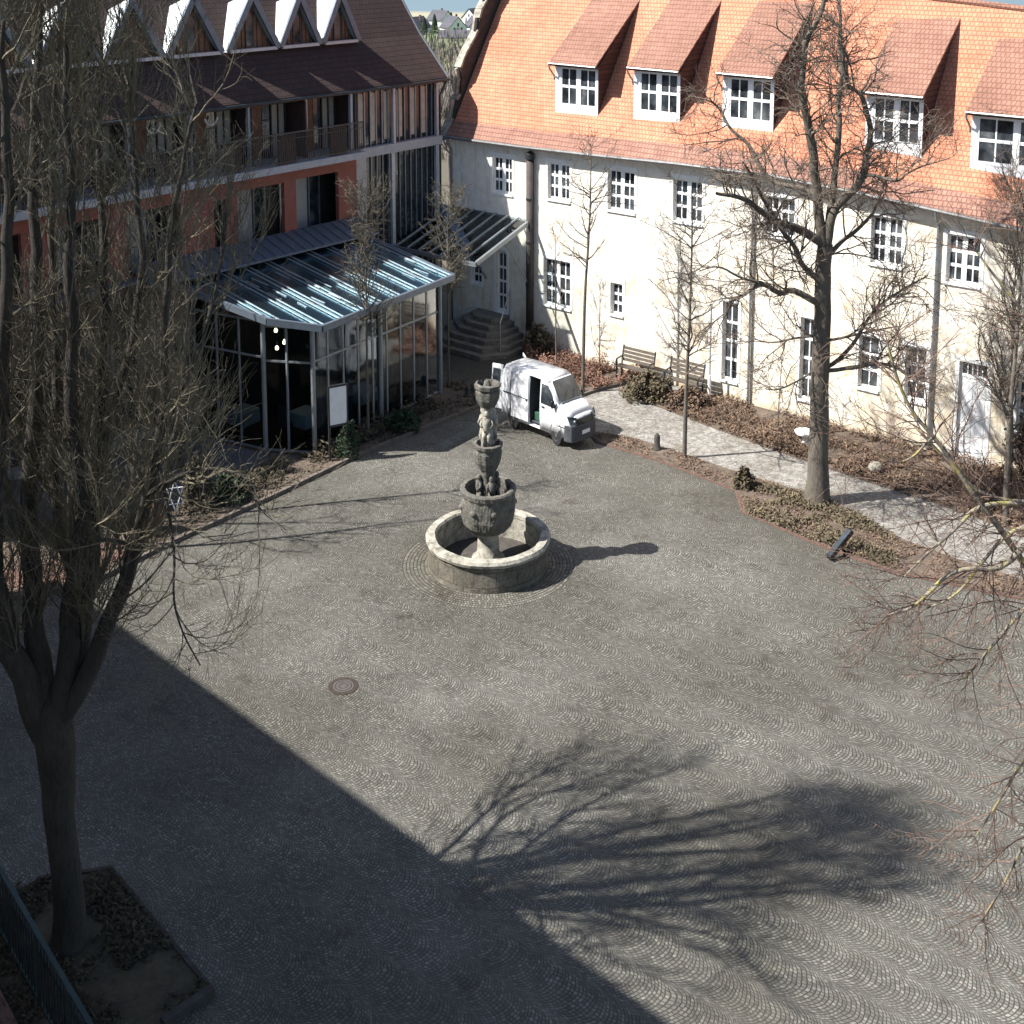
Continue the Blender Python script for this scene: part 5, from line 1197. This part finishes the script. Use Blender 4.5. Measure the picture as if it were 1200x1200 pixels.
G2 = 'bare trees beyond the gap between the buildings'
for i, (x_, y_, h_) in enumerate([(-4.3, 96, 11.5), (-6.6, 108, 13.5), (-3.4, 104, 10.5), (-6.0, 122, 14), (-9.2, 128, 15), (-3.8, 132, 13)]):
    bg_tree('valley_tree', ['nearest bare tree in the gap between the two roofs', 'bare tree in the gap, close by the dark left eave', 'bare tree in the gap, tight against the gable coping', 'bare tree in the gap, second row centre', 'bare tree in the gap, second row at left', 'bare tree in the gap, second row at right'][i], x_, y_, h_, .2, 60 + i, 2.6, 'twig_far', 'twig_far', .15, G2, twr=.03, dens=1.3)
m = MB(); r = random.Random(8)     # valley hedge mass
for _ in range(9000):
    y_ = r.uniform(150, 480); x_ = y_ * r.uniform(-.14, .03); c = Vector((x_, y_, gz(y_) + r.random()**1.5 * 7)); a = r.uniform(0, 2*pi); d1 = Vector((cos(a)*.3, sin(a)*.3, 1.2)) * r.uniform(.5, 1.4); d2 = Vector((-sin(a), cos(a), 0)) * .18
    m.add([c - d1, c + d2, c + d1, c - d2], [(0, 1, 2, 3)])
o = m.build('far_thicket', 'twig_far'); tag(o, 'far brown winter thicket filling the valley below the village', 'thicket', kind='stuff')
m = MB()
for _ in range(5000):
    y_ = r.uniform(1000, 1100); x_ = r.uniform(-300, 200); c = Vector((x_, y_, gz(y_) + r.random()*16)); a = r.uniform(0, 2*pi); d1 = Vector((cos(a), sin(a), .8)) * 6; d2 = Vector((-sin(a), cos(a), 0)) * 4; m.add([c - d1, c + d2, c + d1, c - d2], [(0, 1, 2, 3)])
o = m.build('far_wood', 'slate_far'); tag(o, 'thin line of far woods on the hill, coloured hazy blue', 'woods', kind='stuff')  # slate blue colour stands in for haze over the woods

# ------------------------------------------------------------------ the building the picture is taken from (left of the camera): casts the big shadow
hm = thing('shading_building', 'tall house outside the frame at lower left whose roof edge shades the square', 'building')
pts = [(-32.6, 38.9), (-8.2, 15.7), (-13.6, 10), (-38.6, 33)]
MB().slab(pts, 0, 19.0).build('wall', 'old_plaster', hm)
m = MB(); m.slab([(-32.8, 39.4), (-7.9, 15.73), (-13.6, 9.6), (-39, 33)], 19.0, 19.4); m.build('roof', 'tiles_dark', hm)

index_kids()
